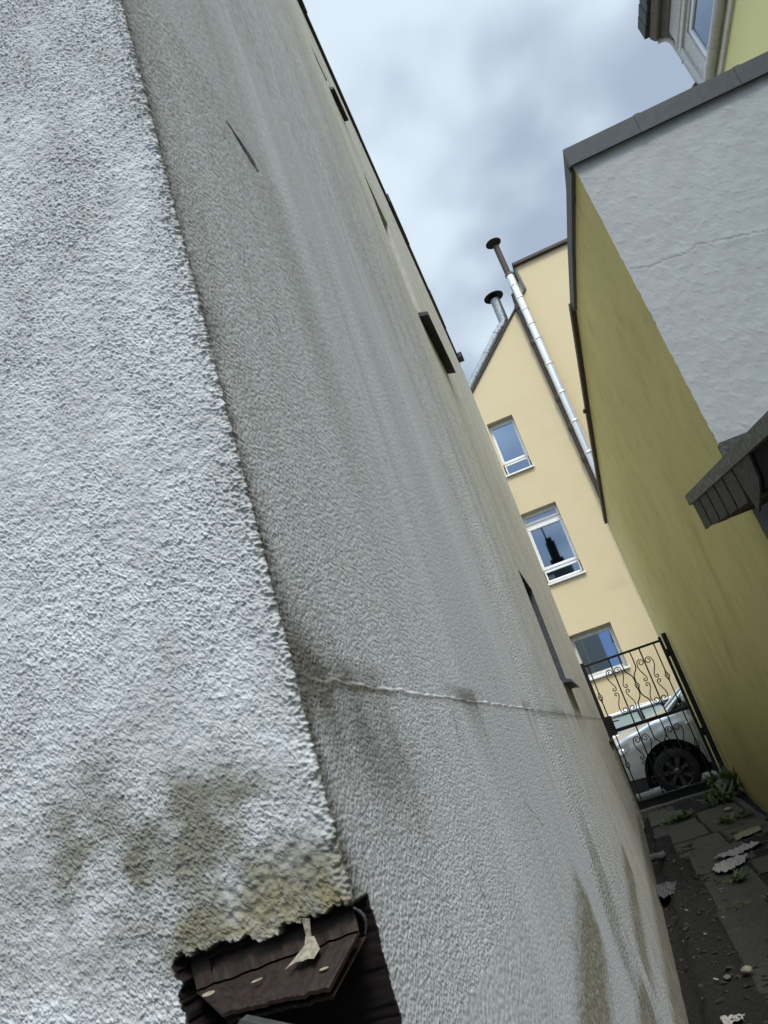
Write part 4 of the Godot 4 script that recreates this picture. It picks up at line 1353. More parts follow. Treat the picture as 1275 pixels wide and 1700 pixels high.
func gate() -> void:
	var Z := -10.5
	var g := thing("iron_gate", "black wrought iron gate with scrolls and basket twists closing the alley", "gate", Vector3(0.36, -1.1, Z))
	var s: SurfaceTool
	for b in [[-0.218, -0.155, -1.12, 0.845], [0.868, 0.905, -1.10, 0.845], [0.925, 0.985, -1.12, 0.875]]:
		s = stn()
		box(s, Vector3(b[0], b[2], Z - 0.022), Vector3(b[1], b[3], Z + 0.022), 0.004)
		obj("post", s, M.iron, g)
	for b in [[0.782, 0.812], [-0.118, -0.072], [-1.0, -0.965]]:
		s = stn()
		box(s, Vector3(-0.155, b[0], Z - 0.016), Vector3(0.868, b[1], Z + 0.016), 0.004)
		obj("rail", s, M.iron, g)
	s = stn()
	box(s, Vector3(-0.155, -1.075, Z - 0.004), Vector3(0.868, -1.0, Z + 0.004))
	obj("kick_plate", s, M.iron, g)
	var bars := [[-0.112, true], [0.172, false], [0.592, false], [0.79, true]]
	for b in bars:
		for p in [[-0.072, 0.782, 0.355], [-0.965, -0.118, -0.525]]:
			s = stn()
			if b[1]:
				tube(s, [Vector3(b[0], p[0], Z), Vector3(b[0], p[2] - 0.055, Z)], 0.0088, 6, false)
				tube(s, [Vector3(b[0], p[2] + 0.055, Z), Vector3(b[0], p[1], Z)], 0.0088, 6, false)
			else:
				tube(s, [Vector3(b[0], p[0], Z), Vector3(b[0], p[1], Z)], 0.0105, 6, false)
			var bar := obj("bar", s, M.iron, g)
			if b[1]:
				s = stn()
				basket(s, b[0], p[2], Z)
				obj("basket_twist", s, M.iron, bar)
	# the pair of bars that meet in the middle basket and part again
	for p in [[0.782, 0.355, -0.072], [-0.118, -0.525, -0.965]]:
		var cx := 0.386 if p[0] > 0.0 else 0.408
		for sd in [-1.0, 1.0]:
			for e in [[p[0], 1.0], [p[2], -1.0]]:
				var m: float = p[1]
				var L: float = absf(e[0] - m)
				var pts := [Vector2(cx + sd * 0.078, e[0]), Vector2(cx + sd * 0.080, m + e[1] * L * 0.66), Vector2(cx + sd * 0.070, m + e[1] * L * 0.48), Vector2(cx + sd * 0.030, m + e[1] * L * 0.36), Vector2(cx + sd * 0.008, m + e[1] * L * 0.25), Vector2(cx + sd * 0.005, m + e[1] * 0.055)]
				s = stn()
				tube(s, iron(spline(pts, 5), Z), 0.0088, 6)
				obj("lyre_bar", s, M.iron, g)
		s = stn()
		basket(s, cx, p[1], Z)
		obj("basket_twist", s, M.iron, g)
	# scrolls on both sides of the plain bars, above and mirrored below
	for bx in [0.172, 0.592]:
		for mid in [0.36, -0.53]:
			for sd in [-1.0, 1.0]:
				for up in [1.0, -1.0]:
					if mid < 0.0 and up < 0.0 and false:
						continue
					var pts := curl(0.050, 0.252, 0.046, PI * 0.05, -0.0)
					pts = []
					var c1 := curl(0.052, 0.250, 0.047, 0.35, 1.25, 20)
					c1.reverse()
					for q in c1:
						pts.append(Vector2(q.x, q.y))
					# c1 runs from inside out and ends at angle 0.35 on the outer side
					for q in [Vector2(0.109, 0.215), Vector2(0.100, 0.165), Vector2(0.070, 0.100), Vector2(0.052, 0.062)]:
						pts.append(q)
					var c2 := curl(0.080, 0.036, 0.030, PI * 0.86, 0.95, 14)
					for q in c2:
						pts.append(q)
					var fin := []
					for q in pts:
						fin.append(Vector2(bx + sd * q.x, mid + up * q.y))
					s = stn()
					tube(s, iron(fin, Z + 0.004), 0.0072, 6)
					obj("scroll", s, M.iron, g)
	s = stn()
	box(s, Vector3(-0.165, -0.14, Z - 0.03), Vector3(-0.075, 0.105, Z + 0.03), 0.006)
	var lk := obj("lock_case", s, M.iron, g)
	s = stn()
	tube(s, spline([Vector3(-0.105, 0.02, Z + 0.03), Vector3(-0.105, 0.02, Z + 0.07), Vector3(-0.06, 0.02, Z + 0.075), Vector3(0.0, 0.015, Z + 0.075)], 4), 0.008, 8)
	obj("handle", s, M.iron, lk)
	for y in [0.62, -0.42]:
		s = stn()
		tube(s, [Vector3(0.915, y - 0.05, Z + 0.02), Vector3(0.915, y + 0.05, Z + 0.02)], 0.016, 10)
		obj("hinge", s, M.iron, g)


# ---------------------------------------------------------------- cars
func interp(tab: Array, x: float) -> float:
	if x <= tab[0].x:
		return tab[0].y
	for k in tab.size() - 1:
		if x <= tab[k + 1].x:
			var t: float = (x - tab[k].x) / (tab[k + 1].x - tab[k].x)
			t = t * t * (3.0 - 2.0 * t) * 0.5 + t * 0.5
			return lerpf(tab[k].y, tab[k + 1].y, t)
	return tab[-1].y


# p: length, belt (top of the body along its length), halfw, sill, arches [x...], arch radius, cabin polygon...
func car_body(p: Dictionary, t0: float, t1: float, x0: float, x1: float, nx: int, nt: int, lift := 0.0, cut := true) -> ArrayMesh:
	var pos := PackedVector3Array()
	var inside := PackedByteArray()
	for j in nt + 1:
		var t := lerpf(t0, t1, float(j) / nt)
		for i in nx + 1:
			var x := lerpf(x0, x1, float(i) / nx)
			var q := car_point(p, x, t, lift)
			var hid := 0
			if cut and absf(q.z) > 0.3:
				for a in p.arches:
					var d := Vector2(q.x - a, q.y - p.hub)
					if d.length() < p.arch - 1e-4:
						hid = 1
						var e: Vector2 = d.normalized() * p.arch
						q.x = a + e.x
						q.y = p.hub + e.y
						if d.length() > p.arch - 0.05:
							hid = 2
			inside.append(hid)
			pos.append(q)
	var s := SurfaceTool.new()
	s.begin(Mesh.PRIMITIVE_TRIANGLES)
	s.set_smooth_group(0)
	var w := nx + 1
	for mir in [1.0, -1.0]:
		for j in nt:
			for i in nx:
				var a := j * w + i
				var deep := 0
				for q in [a, a + 1, a + w, a + w + 1]:
					if inside[q] > 0:
						deep += 1
				if deep == 4:
					continue
				var f := Vector3(1, 1, mir)
				var c := (pos[a] + pos[a + w + 1]) * 0.5 * f
				quad(s, pos[a] * f, pos[a + 1] * f, pos[a + w + 1] * f, pos[a + w] * f, Vector3(0.1 * (c.x - 1.6), c.y - 0.5, c.z * 2.0))
	s.generate_normals()
	return s.commit()


func car_point(p: Dictionary, x: float, t: float, lift: float) -> Vector3:
	# t 0 sill .. 0.6 shoulder .. 1 middle of the bonnet; local: x along, y up from the road, z half width
	var hw: float = interp(p.plan, x)
	var top: float = interp(p.belt, x)
	var sill: float = interp(p.sill, x)
	var s := minf(t / 0.6, 1.0)
	if t <= 0.6:
		var y := lerpf(sill, top - 0.05, s)
		var z := hw * (1.0 - 0.05 * pow(1.0 - s, 2.0) - 0.07 * pow(s, 3.0))
		z += 0.012 * exp(-pow((y - (top - 0.22)) / 0.05, 2.0))
		return Vector3(x, y, z + lift)
	var r := (t - 0.6) / 0.4
	var zz := hw * 0.93 * (1.0 - r)
	var round_ := 0.05 * (1.0 - pow(1.0 - minf(r / 0.25, 1.0), 2.0))
	return Vector3(x, top - 0.05 + round_ + 0.045 * r + lift, zz)


func wheel(parent: Node3D, x: float, y: float, z: float, r: float, out: float) -> void:
	var s := stn()
	var prof := [Vector2(r * 0.66, -0.10), Vector2(r * 0.93, -0.105), Vector2(r, -0.075), Vector2(r, 0.075), Vector2(r * 0.93, 0.105), Vector2(r * 0.66, 0.10)]
	lathe(s, prof, Vector3.ZERO, 36)
	var w := obj("wheel", s, M.rubber, parent, "", true)
	w.position = Vector3(x, y, z)
	w.rotation = Vector3(PI * 0.5 * out, 0, 0)
	s = stn()
	lathe(s, [Vector2(r * 0.66, 0.10), Vector2(r * 0.64, 0.075), Vector2(r * 0.62, -0.08)], Vector3.ZERO, 36)
	lathe(s, [Vector2(r * 0.62, -0.02), Vector2(0.0, -0.02)], Vector3.ZERO, 24, false)
	obj("rim_barrel", s, M.plastic, w, "", true)
	s = stn()
	for k in 7:
		var xf := Transform3D(Basis(Vector3.UP, TAU * k / 7.0 + 0.35), Vector3.ZERO)
		prism_at(s, PackedVector2Array([Vector2(0.02, -0.036), Vector2(r * 0.30, -0.018), Vector2(r * 0.60, -0.034), Vector2(r * 0.635, 0.0), Vector2(r * 0.60, 0.034), Vector2(r * 0.30, 0.018), Vector2(0.02, 0.036)]), 0.03, 0.072, xf)
	lathe(s, [Vector2(0.05, 0.05), Vector2(0.05, 0.082), Vector2(0.03, 0.09), Vector2(0.0, 0.09)], Vector3.ZERO, 16)
	lathe(s, [Vector2(r * 0.645, 0.098), Vector2(r * 0.665, 0.104), Vector2(r * 0.62, 0.075)], Vector3.ZERO, 36)
	obj("rim", s, M.alloy, w, "", true)


func prism_at(s: SurfaceTool, poly: PackedVector2Array, y0: float, y1: float, xf: Transform3D) -> void:
	var n := poly.size()
	for k in range(1, n - 1):
		tri(s, xf * Vector3(poly[0].x, y1, poly[0].y), xf * Vector3(poly[k].x, y1, poly[k].y), xf * Vector3(poly[k + 1].x, y1, poly[k + 1].y), Vector3.UP)
	for k in n:
		var a := poly[k]
		var b := poly[(k + 1) % n]
		var mid := (a + b) * 0.5 - Vector2(0.15, 0)
		quad(s, xf * Vector3(a.x, y0, a.y), xf * Vector3(b.x, y0, b.y), xf * Vector3(b.x, y1, b.y), xf * Vector3(a.x, y1, a.y), xf.basis * Vector3(mid.x, 0, mid.y))


func make_car(c: Node3D, p: Dictionary, paint: Material, glass: Material) -> void:
	put("body", car_body(p, 0.0, 1.0, p.x0, p.x1, 120, 30), paint, c, "", true)
	# dark lower bumper and sill, floor
	var s := stn()
	var steps := 40
	for k in steps:
		var xa: float = lerpf(p.x0 + 0.03, p.x1 - 0.03, float(k) / steps)
		var xb: float = lerpf(p.x0 + 0.03, p.x1 - 0.03, float(k + 1) / steps)
		var skip := false
		for a in p.arches:
			if absf((xa + xb) * 0.5 - a) < p.arch - 0.02:
				skip = true
		if skip:
			continue
		for mir in [1.0, -1.0]:
			var za: float = interp(p.plan, xa) * 0.94 * mir
			var zb: float = interp(p.plan, xb) * 0.94 * mir
			quad(s, Vector3(xa, 0.20, za), Vector3(xb, 0.20, zb), Vector3(xb, interp(p.sill, xb) + 0.02, zb), Vector3(xa, interp(p.sill, xa) + 0.02, za), Vector3(0, 0, mir))
	for e in [p.x0 + 0.03, p.x1 - 0.03]:
		var z: float = interp(p.plan, e) * 0.94
		quad(s, Vector3(e, 0.20, -z), Vector3(e, 0.20, z), Vector3(e, 0.5, z), Vector3(e, 0.5, -z), Vector3(-1 if e < 0.5 else 1, 0, 0))
	quad(s, Vector3(p.x0 + 0.05, 0.20, -0.6), Vector3(p.x1 - 0.05, 0.20, -0.6), Vector3(p.x1 - 0.05, 0.20, 0.6), Vector3(p.x0 + 0.05, 0.20, 0.6), Vector3.DOWN)
	obj("lower_trim", s, M.plastic, c, "", true)
	# wheel wells
	for a in p.arches:
		for mir in [1.0, -1.0]:
			s = stn()
			var zo: float = interp(p.plan, a) * 0.965 * mir
			for k in 20:
				var a0 := -0.35 + (PI + 0.7) * k / 20.0
				var a1 := -0.35 + (PI + 0.7) * (k + 1) / 20.0
				var v0 := Vector3(a + p.arch * cos(a0), p.hub + p.arch * sin(a0), zo)
				var v1 := Vector3(a + p.arch * cos(a1), p.hub + p.arch * sin(a1), zo)
				var inn := Vector3(0, 0, -0.36 * mir)
				quad(s, v0, v1, v1 + inn, v0 + inn, Vector3(a, p.hub, zo) - v0)
				tri(s, v0 + inn, v1 + inn, Vector3(a, p.hub, zo) + inn, Vector3(0, 0, mir))
			obj("wheel_well", s, M.plastic, c, "", true)
			wheel(c, a, p.hub, interp(p.plan, a) * mir - 0.12 * mir, p.tyre, mir)
	# cabin: glass, roof, pillars
	var cb: Array = p.cabin     # windscreen foot, windscreen head, roof rear, rear window foot: x, y
	var hb: float = p.cabw
	var hr: float = p.roofw
	for mir in [1.0, -1.0]:
		s = stn()
		var n := Vector3(0, 0.3, mir)
		var a := Vector3(cb[0].x + 0.12, cb[0].y - 0.03, hb * mir)
		var b := Vector3(cb[1].x + 0.05, cb[1].y - 0.04, hr * mir)
		var e := Vector3(cb[2].x - 0.05, cb[2].y - 0.04, hr * mir)
		var f := Vector3(cb[3].x - 0.12, cb[3].y - 0.03, hb * mir)
		quad(s, a, b, e, f, n)
		obj("side_window", s, glass, c, "", true)
		for pp in p.posts:
			s = stn()
			var lo := a.lerp(f, pp)
			var hi := b.lerp(e, pp)
			tube(s, [lo + Vector3(0, 0, 0.004 * mir), hi + Vector3(0, 0, 0.004 * mir)], p.postr, 8)
			obj("pillar", s, M.plastic, c, "", true)
		s = stn()
		tube(s, [Vector3(cb[0].x, cb[0].y - 0.02, hb * 0.985 * mir), Vector3(cb[1].x, cb[1].y, hr * mir), Vector3(cb[2].x, cb[2].y, hr * mir), Vector3(cb[3].x, cb[3].y - 0.02, hb * 0.985 * mir)], 0.038, 8)
		obj("roof_rail", s, paint, c, "", true)
		# mirror
		s = stn()
		var mx: float = cb[0].x + 0.30
		box(s, Vector3(mx - 0.06, cb[0].y + 0.02, minf(hb * mir + 0.03 * mir, hb * mir + 0.22 * mir)), Vector3(mx + 0.07, cb[0].y + 0.16, maxf(hb * mir + 0.03 * mir, hb * mir + 0.22 * mir)), 0.035)
		obj("wing_mirror", s, p.mirror, c, "", true)
		# door gaps and handle
		s = stn()
		for gx in p.gaps:
			for k in 8:
				var q0 := car_point(p, gx, 0.04 + 0.54 * k / 8.0, 0.002)
				var q1 := car_point(p, gx, 0.04 + 0.54 * (k + 1) / 8.0, 0.002)
				q0.z *= mir
				q1.z *= mir
				quad(s, q0 - Vector3(0.004, 0, 0), q0 + Vector3(0.004, 0, 0), q1 + Vector3(0.004, 0, 0), q1 - Vector3(0.004, 0, 0), Vector3(0, 0, mir))
		obj("door_gap", s, M.plastic, c, "", true)
	s = stn()
	quad(s, Vector3(cb[0].x, cb[0].y - 0.02, -hb), Vector3(cb[0].x, cb[0].y - 0.02, hb), Vector3(cb[1].x, cb[1].y, hr), Vector3(cb[1].x, cb[1].y, -hr), Vector3(-1, 1, 0))
	obj("windscreen", s, glass, c, "", true)
	s = stn()
	quad(s, Vector3(cb[3].x, cb[3].y - 0.02, -hb), Vector3(cb[3].x, cb[3].y - 0.02, hb), Vector3(cb[2].x, cb[2].y, hr), Vector3(cb[2].x, cb[2].y, -hr), Vector3(1, 1, 0))
	obj("rear_window", s, glass, c, "", true)
	s = SurfaceTool.new()
	s.begin(Mesh.PRIMITIVE_TRIANGLES)
	s.set_smooth_group(0)
	for i in 12:
		for j in 12:
			var q: Array[Vector3] = []
			for d in [[0, 0], [1, 0], [1, 1], [0, 1]]:
				var u: float = (i + d[0]) / 12.0
				var v: float = (j + d[1]) / 6.0 - 1.0
				q.append(Vector3(lerpf(cb[1].x, cb[2].x, u), lerpf(cb[1].y, cb[2].y, u) + p.crown * sin(PI * clampf(u, 0.02, 0.98)) * 0.9 + 0.03 * (1.0 - v * v), hr * v))
			quad(s, q[0], q[1], q[2], q[3], Vector3.UP)
	obj("roof", s, paint, c, "", true)
	# headlights wrap the front corners
	for mir in [1.0, -1.0]:
		s = SurfaceTool.new()
		s.begin(Mesh.PRIMITIVE_TRIANGLES)
		s.set_smooth_group(0)
		for i in 10:
			for j in 8:
				var q: Array[Vector3] = []
				for d in [[0, 0], [1, 0], [1, 1], [0, 1]]:
					var u: float = (i + d[0]) / 10.0
					var v: float = (j + d[1]) / 8.0
					var x: float = lerpf(p.x0 + 0.03, p.x0 + p.lamp.x, u)
					var ta: float = lerpf(p.lamp.y, p.lamp.y + 0.05, u)
					var tb: float = lerpf(p.lamp.z, p.lamp.z + 0.03, u)
					var squeeze := 1.0 - 0.55 * pow(u, 3.0)
					var t := lerpf((ta + tb) * 0.5 - (tb - ta) * 0.5 * squeeze, (ta + tb) * 0.5 + (tb - ta) * 0.5 * squeeze, v)
					var e := car_point(p, x, t, 0.006)
					e.z *= mir
					q.append(e)
				quad(s, q[0], q[1], q[2], q[3], Vector3(-0.5, 0, mir))
		var hl := obj("headlight", s, M.lampglass, c, "", true)
		s = stn()
		for u in [0.36, 0.62]:
			var e := car_point(p, lerpf(p.x0 + 0.03, p.x0 + p.lamp.x, u), lerpf(p.lamp.y, p.lamp.z, 0.52), 0.004)
			e.z *= mir
			var n := Vector3(-0.55, 0.25, 0.8 * mir).normalized()
			tube(s, [e, e + n * 0.012, e + n * 0.02], [0.058, 0.052, 0.03], 14)
		obj("reflector", s, M.lamp, hl, "", true)


func silver_car() -> void:
	var c := thing("parked_car", "silver car parked just outside the gate, front wheel and bonnet showing", "car", Vector3(0, -1.225, -12.86), "cars parked in the street")
	var p := {
		"x0": -0.40, "x1": 3.75, "arches": [0.50, 3.0], "hub": 0.335, "arch": 0.45, "tyre": 0.325,
		"plan": [Vector2(-0.40, 0.52), Vector2(-0.33, 0.66), Vector2(-0.18, 0.78), Vector2(0.1, 0.845), Vector2(0.5, 0.87), Vector2(2.6, 0.87), Vector2(3.4, 0.82), Vector2(3.75, 0.6)],
		"belt": [Vector2(-0.40, 0.62), Vector2(-0.36, 0.84), Vector2(-0.22, 0.96), Vector2(0.1, 1.035), Vector2(0.5, 1.12), Vector2(0.8, 1.165), Vector2(3.6, 1.17), Vector2(3.75, 1.0)],
		"sill": [Vector2(-0.40, 0.40), Vector2(0.05, 0.385), Vector2(0.9, 0.33), Vector2(3.4, 0.33), Vector2(3.75, 0.42)],
		"cabin": [Vector2(0.70, 1.17), Vector2(1.42, 1.60), Vector2(3.1, 1.60), Vector2(3.7, 1.12)], "cabw": 0.80, "roofw": 0.62, "crown": 0.05,
		"posts": [0.36, 0.70], "postr": 0.03, "gaps": [0.96, 1.95], "mirror": M.silver, "lamp": Vector3(0.40, 0.36, 0.55),
	}
	make_car(c, p, M.silver, M.carglass)
	var s := stn()
	box(s, Vector3(0.865, 0.90, 0.853), Vector3(0.93, 0.94, 0.872), 0.006)
	obj("side_repeater", s, M.lamp, c, "", true)


func white_car() -> void:
	var c := thing("parked_car", "white car with greenish windows parked along the far kerb", "car", Vector3(-1.55, -1.225, -16.25), "cars parked in the street")
	var p := {
		"x0": -0.40, "x1": 3.8, "arches": [0.45, 3.0], "hub": 0.315, "arch": 0.37, "tyre": 0.31,
		"plan": [Vector2(-0.40, 0.52), Vector2(-0.2, 0.74), Vector2(0.1, 0.81), Vector2(0.5, 0.83), Vector2(2.8, 0.83), Vector2(3.5, 0.78), Vector2(3.8, 0.58)],
		"belt": [Vector2(-0.40, 0.55), Vector2(-0.33, 0.76), Vector2(0.0, 0.90), Vector2(0.6, 1.0), Vector2(0.9, 1.04), Vector2(3.5, 1.07), Vector2(3.8, 0.9)],
		"sill": [Vector2(-0.40, 0.30), Vector2(3.8, 0.32)],
		"cabin": [Vector2(0.75, 1.03), Vector2(1.42, 1.36), Vector2(2.62, 1.34), Vector2(3.45, 1.05)], "cabw": 0.76, "roofw": 0.58, "crown": 0.05,
		"posts": [0.46, 0.86], "postr": 0.045, "gaps": [0.95, 1.95], "mirror": M.plastic, "lamp": Vector3(0.34, 0.38, 0.56),
	}
	make_car(c, p, M.carwhite, M.greenglass)


# ---------------------------------------------------------------- weeds
func leaf_blade(s: SurfaceTool, o: Vector3, az: float, len_: float, wid: float, rise: float, droop: float) -> void:
	var d := Vector3(cos(az), 0, sin(az))
	var side := Vector3(-d.z, 0, d.x)
	var prev: Array[Vector3] = []
	for k in 6:
		var t := k / 5.0
		var w := wid * sin(PI * clampf(0.12 + 0.88 * t, 0, 1)) * (1.0 if k < 5 else 0.0)
		var y := rise * t - droop * t * t
		var c := o + d * len_ * t + Vector3.UP * y
		var cur: Array[Vector3] = [c - side * w + Vector3.UP * w * 0.3, c, c + side * w + Vector3.UP * w * 0.3]
		if k:
			quad(s, prev[0], prev[1], cur[1], cur[0], Vector3.UP)
			quad(s, prev[1], prev[2], cur[2], cur[1], Vector3.UP)
		prev = cur


func weed(called: String, label: String, at: Vector3, n: int, len_: float, wid: float, rise: float, spread: float, group: String) -> void:
	var o := thing(called, label, "weed", at, group)
	for v in 3:
		var s := stn()
		for k in n / 3:
			var a := rng.randf() * TAU
			var r := spread * sqrt(rng.randf())
			var b := rng.randf() * TAU
			leaf_blade(s, Vector3(cos(a) * r, rng.randf_range(-0.01, 0.25 * rise), sin(a) * r), b, len_ * rng.randf_range(0.5, 1.1), wid * rng.randf_range(0.6, 1.2), rise * rng.randf_range(0.3, 1.1), rise * rng.randf_range(0.1, 0.8))
		var l := obj("leaves", s, M.leaf[v], o, "", true)
		l.set_meta("kind", "stuff")
	var s2 := stn()
	for k in 5:
		var a := rng.randf() * TAU
		var q := Vector3(cos(a), 0, sin(a)) * spread * 0.7
		tube(s2, [Vector3(q.x * 0.4, -0.03, q.z * 0.4), q + Vector3.UP * rise * 0.6], [0.005, 0.002], 5)
	obj("stems", s2, M.leaf[0], o, "", true).set_meta("kind", "stuff")


func plants() -> void:
	var g := "weeds growing in the alley paving"
	weed("weed_clump", "tallest leafy weed clump against the yellow wall by the gate", Vector3(0.84, -1.10, -9.75), 90, 0.17, 0.022, 0.34, 0.13, g)
	weed("weed_clump", "bushy weed clump in front of the threshold near the yellow wall", Vector3(0.68, -1.10, -9.2), 70, 0.16, 0.02, 0.20, 0.14, g)
	weed("weed_clump", "low spreading weed in the middle of the paving before the threshold", Vector3(0.20, -1.105, -8.95), 70, 0.13, 0.017, 0.10, 0.17, g)
	weed("weed_clump", "flat weed growing beside the yellowed paper scrap", Vector3(0.60, -1.11, -7.95), 54, 0.13, 0.014, 0.07, 0.17, g)
	weed("weed_clump", "small green tuft in a paving joint nearer than the torn newspaper", Vector3(0.31, -1.105, -5.50), 36, 0.08, 0.010, 0.06, 0.05, g)
	weed("weed_clump", "sparse weed strip by the yellow wall beyond the newspaper", Vector3(0.73, -1.12, -6.25), 45, 0.10, 0.010, 0.06, 0.12, g)
	weed("weed_clump", "thin moss tuft in the nearest paving joint", Vector3(0.20, -1.105, -4.92), 30, 0.045, 0.006, 0.025, 0.09, g)
	weed("weed_clump", "thin tuft at the right edge of the picture in a paving joint", Vector3(0.42, -1.105, -4.95), 24, 0.06, 0.007, 0.035, 0.06, g)


# ---------------------------------------------------------------- litter
func crumpled(called: String, label: String, category: String, at: Vector3, outline: PackedVector2Array, amp: float, m: Material, group := "", seed_ := 0.0) -> void:
	var o := thing(called, label, category, at, group)
	var bb := Rect2(outline[0], Vector2.ZERO)
	for p in outline:
		bb = bb.expand(p)
	var s := stn()
	var n := 22
	var hgt := func(u: float, v: float) -> float:
		var q := Vector2(u, v)
		return -0.004 + amp * absf(nA.get_noise_2d(u * 9.0 + seed_, v * 9.0 + seed_)) + amp * 0.6 * absf(nB.get_noise_2d(u * 26.0 + seed_, v * 26.0))
	for i in n:
		for j in n:
			var cell := PackedVector2Array()
			for d in [[0, 0], [1, 0], [1, 1], [0, 1]]:
				cell.append(bb.position + bb.size * Vector2((i + d[0]) / float(n), (j + d[1]) / float(n)))
			for piece in Geometry2D.intersect_polygons(cell, outline):
				var ix := Geometry2D.triangulate_polygon(piece)
				for k in range(0, ix.size(), 3):
					var v: Array[Vector3] = []
					for e in 3:
						var q: Vector2 = piece[ix[k + e]]
						v.append(Vector3(q.x, hgt.call(q.x, q.y), q.y))
					tri(s, v[0], v[1], v[2], Vector3.UP)
	obj("sheet", s, m, o, "", true)


func pebble(called: String, label: String, category: String, at: Vector3, size: Vector3, m: Material, group := "") -> void:
	var o := thing(called, label, category, at, group)
	var s := SurfaceTool.new()
	s.begin(Mesh.PRIMITIVE_TRIANGLES)
	s.set_smooth_group(0)
	var f := func(a: float, b: float) -> Vector3:
		var d := Vector3(cos(a) * cos(b), sin(b), sin(a) * cos(b))
		return d * size * (1.0 + 0.30 * nA.get_noise_3dv(d * 1.4 + at * 9.0))
	for i in 12:
		for j in 6:
			var a0 := TAU * i / 12
			var a1 := TAU * (i + 1) / 12
			var b0 := -PI * 0.5 + PI * j / 6
			var b1 := -PI * 0.5 + PI * (j + 1) / 6
			var p: Vector3 = f.call(a0, b0)
			quad(s, p, f.call(a1, b0), f.call(a1, b1), f.call(a0, b1), f.call((a0 + a1) * 0.5, (b0 + b1) * 0.5))
	obj("stone_body", s, m, o, "", true)


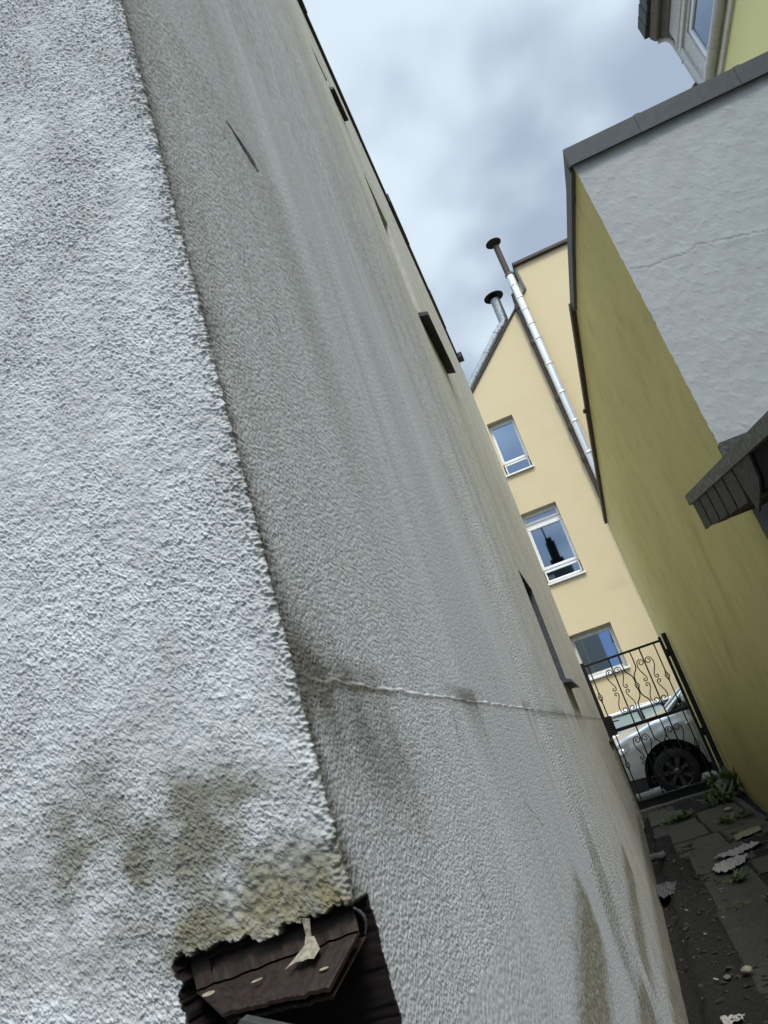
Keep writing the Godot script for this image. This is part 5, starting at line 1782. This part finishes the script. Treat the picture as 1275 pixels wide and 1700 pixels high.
func litter() -> void:
	var V := func(list: Array) -> PackedVector2Array:
		var out := PackedVector2Array()
		for p in list:
			out.append(Vector2(p[0], p[1]))
		return out
	crumpled("paper_scrap", "yellowed paper scrap lying nearest the yellow wall", "paper", Vector3(0.6, -1.104, -7.03), V.call([[-0.11, 0.17], [-0.09, -0.05], [0.0, -0.16], [0.13, -0.20], [0.12, 0.02], [0.03, 0.10]]), 0.012, M.oldpaper)
	crumpled("newspaper", "long torn sheet of pale newspaper across the paving", "paper", Vector3(0.42, -1.102, -6.32), V.call([[-0.18, -0.04], [-0.06, -0.14], [0.07, -0.20], [0.18, -0.22], [0.22, -0.14], [0.12, -0.06], [0.06, 0.02], [-0.02, 0.06], [-0.10, 0.02]]), 0.028, M.paper, "", 3.0)
	crumpled("newspaper", "folded greyer newspaper piece overlapping the long torn sheet", "paper", Vector3(0.32, -1.098, -6.0), V.call([[-0.12, 0.06], [-0.07, -0.13], [0.04, -0.19], [0.16, -0.16], [0.10, 0.06], [-0.01, 0.21], [-0.09, 0.16]]), 0.025, M.paper, "", 8.0)
	crumpled("wrapper", "crumpled pale wrapper at the bottom edge of the picture", "wrapper", Vector3(-0.025, -1.108, -3.39), V.call([[-0.043, -0.03], [0.0, -0.05], [0.05, -0.03], [0.028, 0.04], [-0.012, 0.055], [-0.036, 0.03]]), 0.02, M.paper, "", 5.0)
	crumpled("plastic_bag", "crumpled clear plastic bag against the foot of the grey wall", "bag", Vector3(-0.14, -1.13, -5.9), V.call([[-0.05, -0.2], [0.03, -0.24], [0.09, -0.1], [0.05, 0.18], [-0.03, 0.2], [-0.06, 0.05]]), 0.035, M.foil, "", 9.0)
	var t := thing("crushed_can", "crushed shiny drinks can by the foot of the grey wall", "can", Vector3(-0.13, -1.10, -6.95))
	var s := stn()
	tube(s, [Vector3(-0.05, 0.02, 0.0), Vector3(-0.02, 0.03, 0.012), Vector3(0.03, 0.018, 0.0), Vector3(0.07, 0.025, -0.01)], [0.030, 0.026, 0.031, 0.029], 12)
	obj("can_body", s, M.foil, t, "", true)
	pebble("stone", "pale lump of rubble on the near paving, larger of the two", "stone", Vector3(0.105, -1.095, -3.84), Vector3(0.024, 0.012, 0.028), M.bone, "lumps on the paving")
	pebble("stone", "smaller pale lump of rubble on the near soil", "stone", Vector3(0.017, -1.105, -3.84), Vector3(0.016, 0.009, 0.02), M.kerb, "lumps on the paving")
	pebble("stone", "pale stone among the weeds near the yellow wall", "stone", Vector3(0.66, -1.09, -8.5), Vector3(0.04, 0.02, 0.05), M.bone, "lumps on the paving")
	pebble("stone", "broken grey block standing in the tallest weeds", "stone", Vector3(0.80, -0.98, -9.6), Vector3(0.09, 0.07, 0.06), M.kerb, "lumps on the paving")
	# chips and straws scattered on the soil: too many and too small to count
	s = stn()
	for k in 110:
		var z := -3.1 - 6.2 * pow(rng.randf(), 1.3)
		var x := rng.randf_range(-0.13, 0.25) if rng.randf() < 0.7 else rng.randf_range(0.1, 0.8)
		var y := maxf(floor_y(x, z), -1.108) + 0.004
		var xf := Transform3D(Basis.from_euler(Vector3(rng.randf_range(-0.4, 0.4), rng.randf() * TAU, rng.randf_range(-0.4, 0.4))), Vector3(x, y, z))
		var l := 0.002 + 0.009 * pow(rng.randf(), 3.0)
		box(s, Vector3(-l, -0.001, -l * 0.4), Vector3(l, 0.002, l * 0.4), 0.0, xf)
	var ch := obj("debris", s, M.bone)
	ch.set_meta("kind", "stuff")
	ch.set_meta("label", "pale chips and straws scattered over the dark alley soil")
	ch.set_meta("category", "debris")
	s = stn()
	for k in 420:
		var z := -3.0 - 7.0 * rng.randf()
		var x := rng.randf_range(-0.18, 0.2) if rng.randf() < 0.75 else rng.randf_range(0.1, 0.9)
		var y := floor_y(x, z) + 0.006
		leaf_blade(s, Vector3(x, y, z), rng.randf() * TAU, rng.randf_range(0.02, 0.05), rng.randf_range(0.006, 0.014), 0.01, 0.02)
	var lv := obj("dead_leaves", s, M.dead)
	lv.set_meta("kind", "stuff")
	lv.set_meta("label", "dead brown leaves strewn along the alley floor")
	lv.set_meta("category", "leaves")
	# moss and seedlings rooted in the paving joints
	s = stn()
	for k in 900:
		var jz: float = joints[rng.randi() % joints.size()] + rng.randf_range(-0.012, 0.012)
		var x := 0.06 + 0.82 * rng.randf()
		if nA.get_noise_2d(x * 3.0, jz * 1.7) < 0.0:
			continue
		leaf_blade(s, Vector3(x, -1.115, jz), rng.randf() * TAU, rng.randf_range(0.012, 0.035), rng.randf_range(0.002, 0.006), 0.018, 0.008)
	var ms := obj("moss", s, M.leaf[0])
	ms.set_meta("kind", "stuff")
	ms.set_meta("label", "dull moss and seedlings rooted in the joints of the alley paving")
	ms.set_meta("category", "moss")
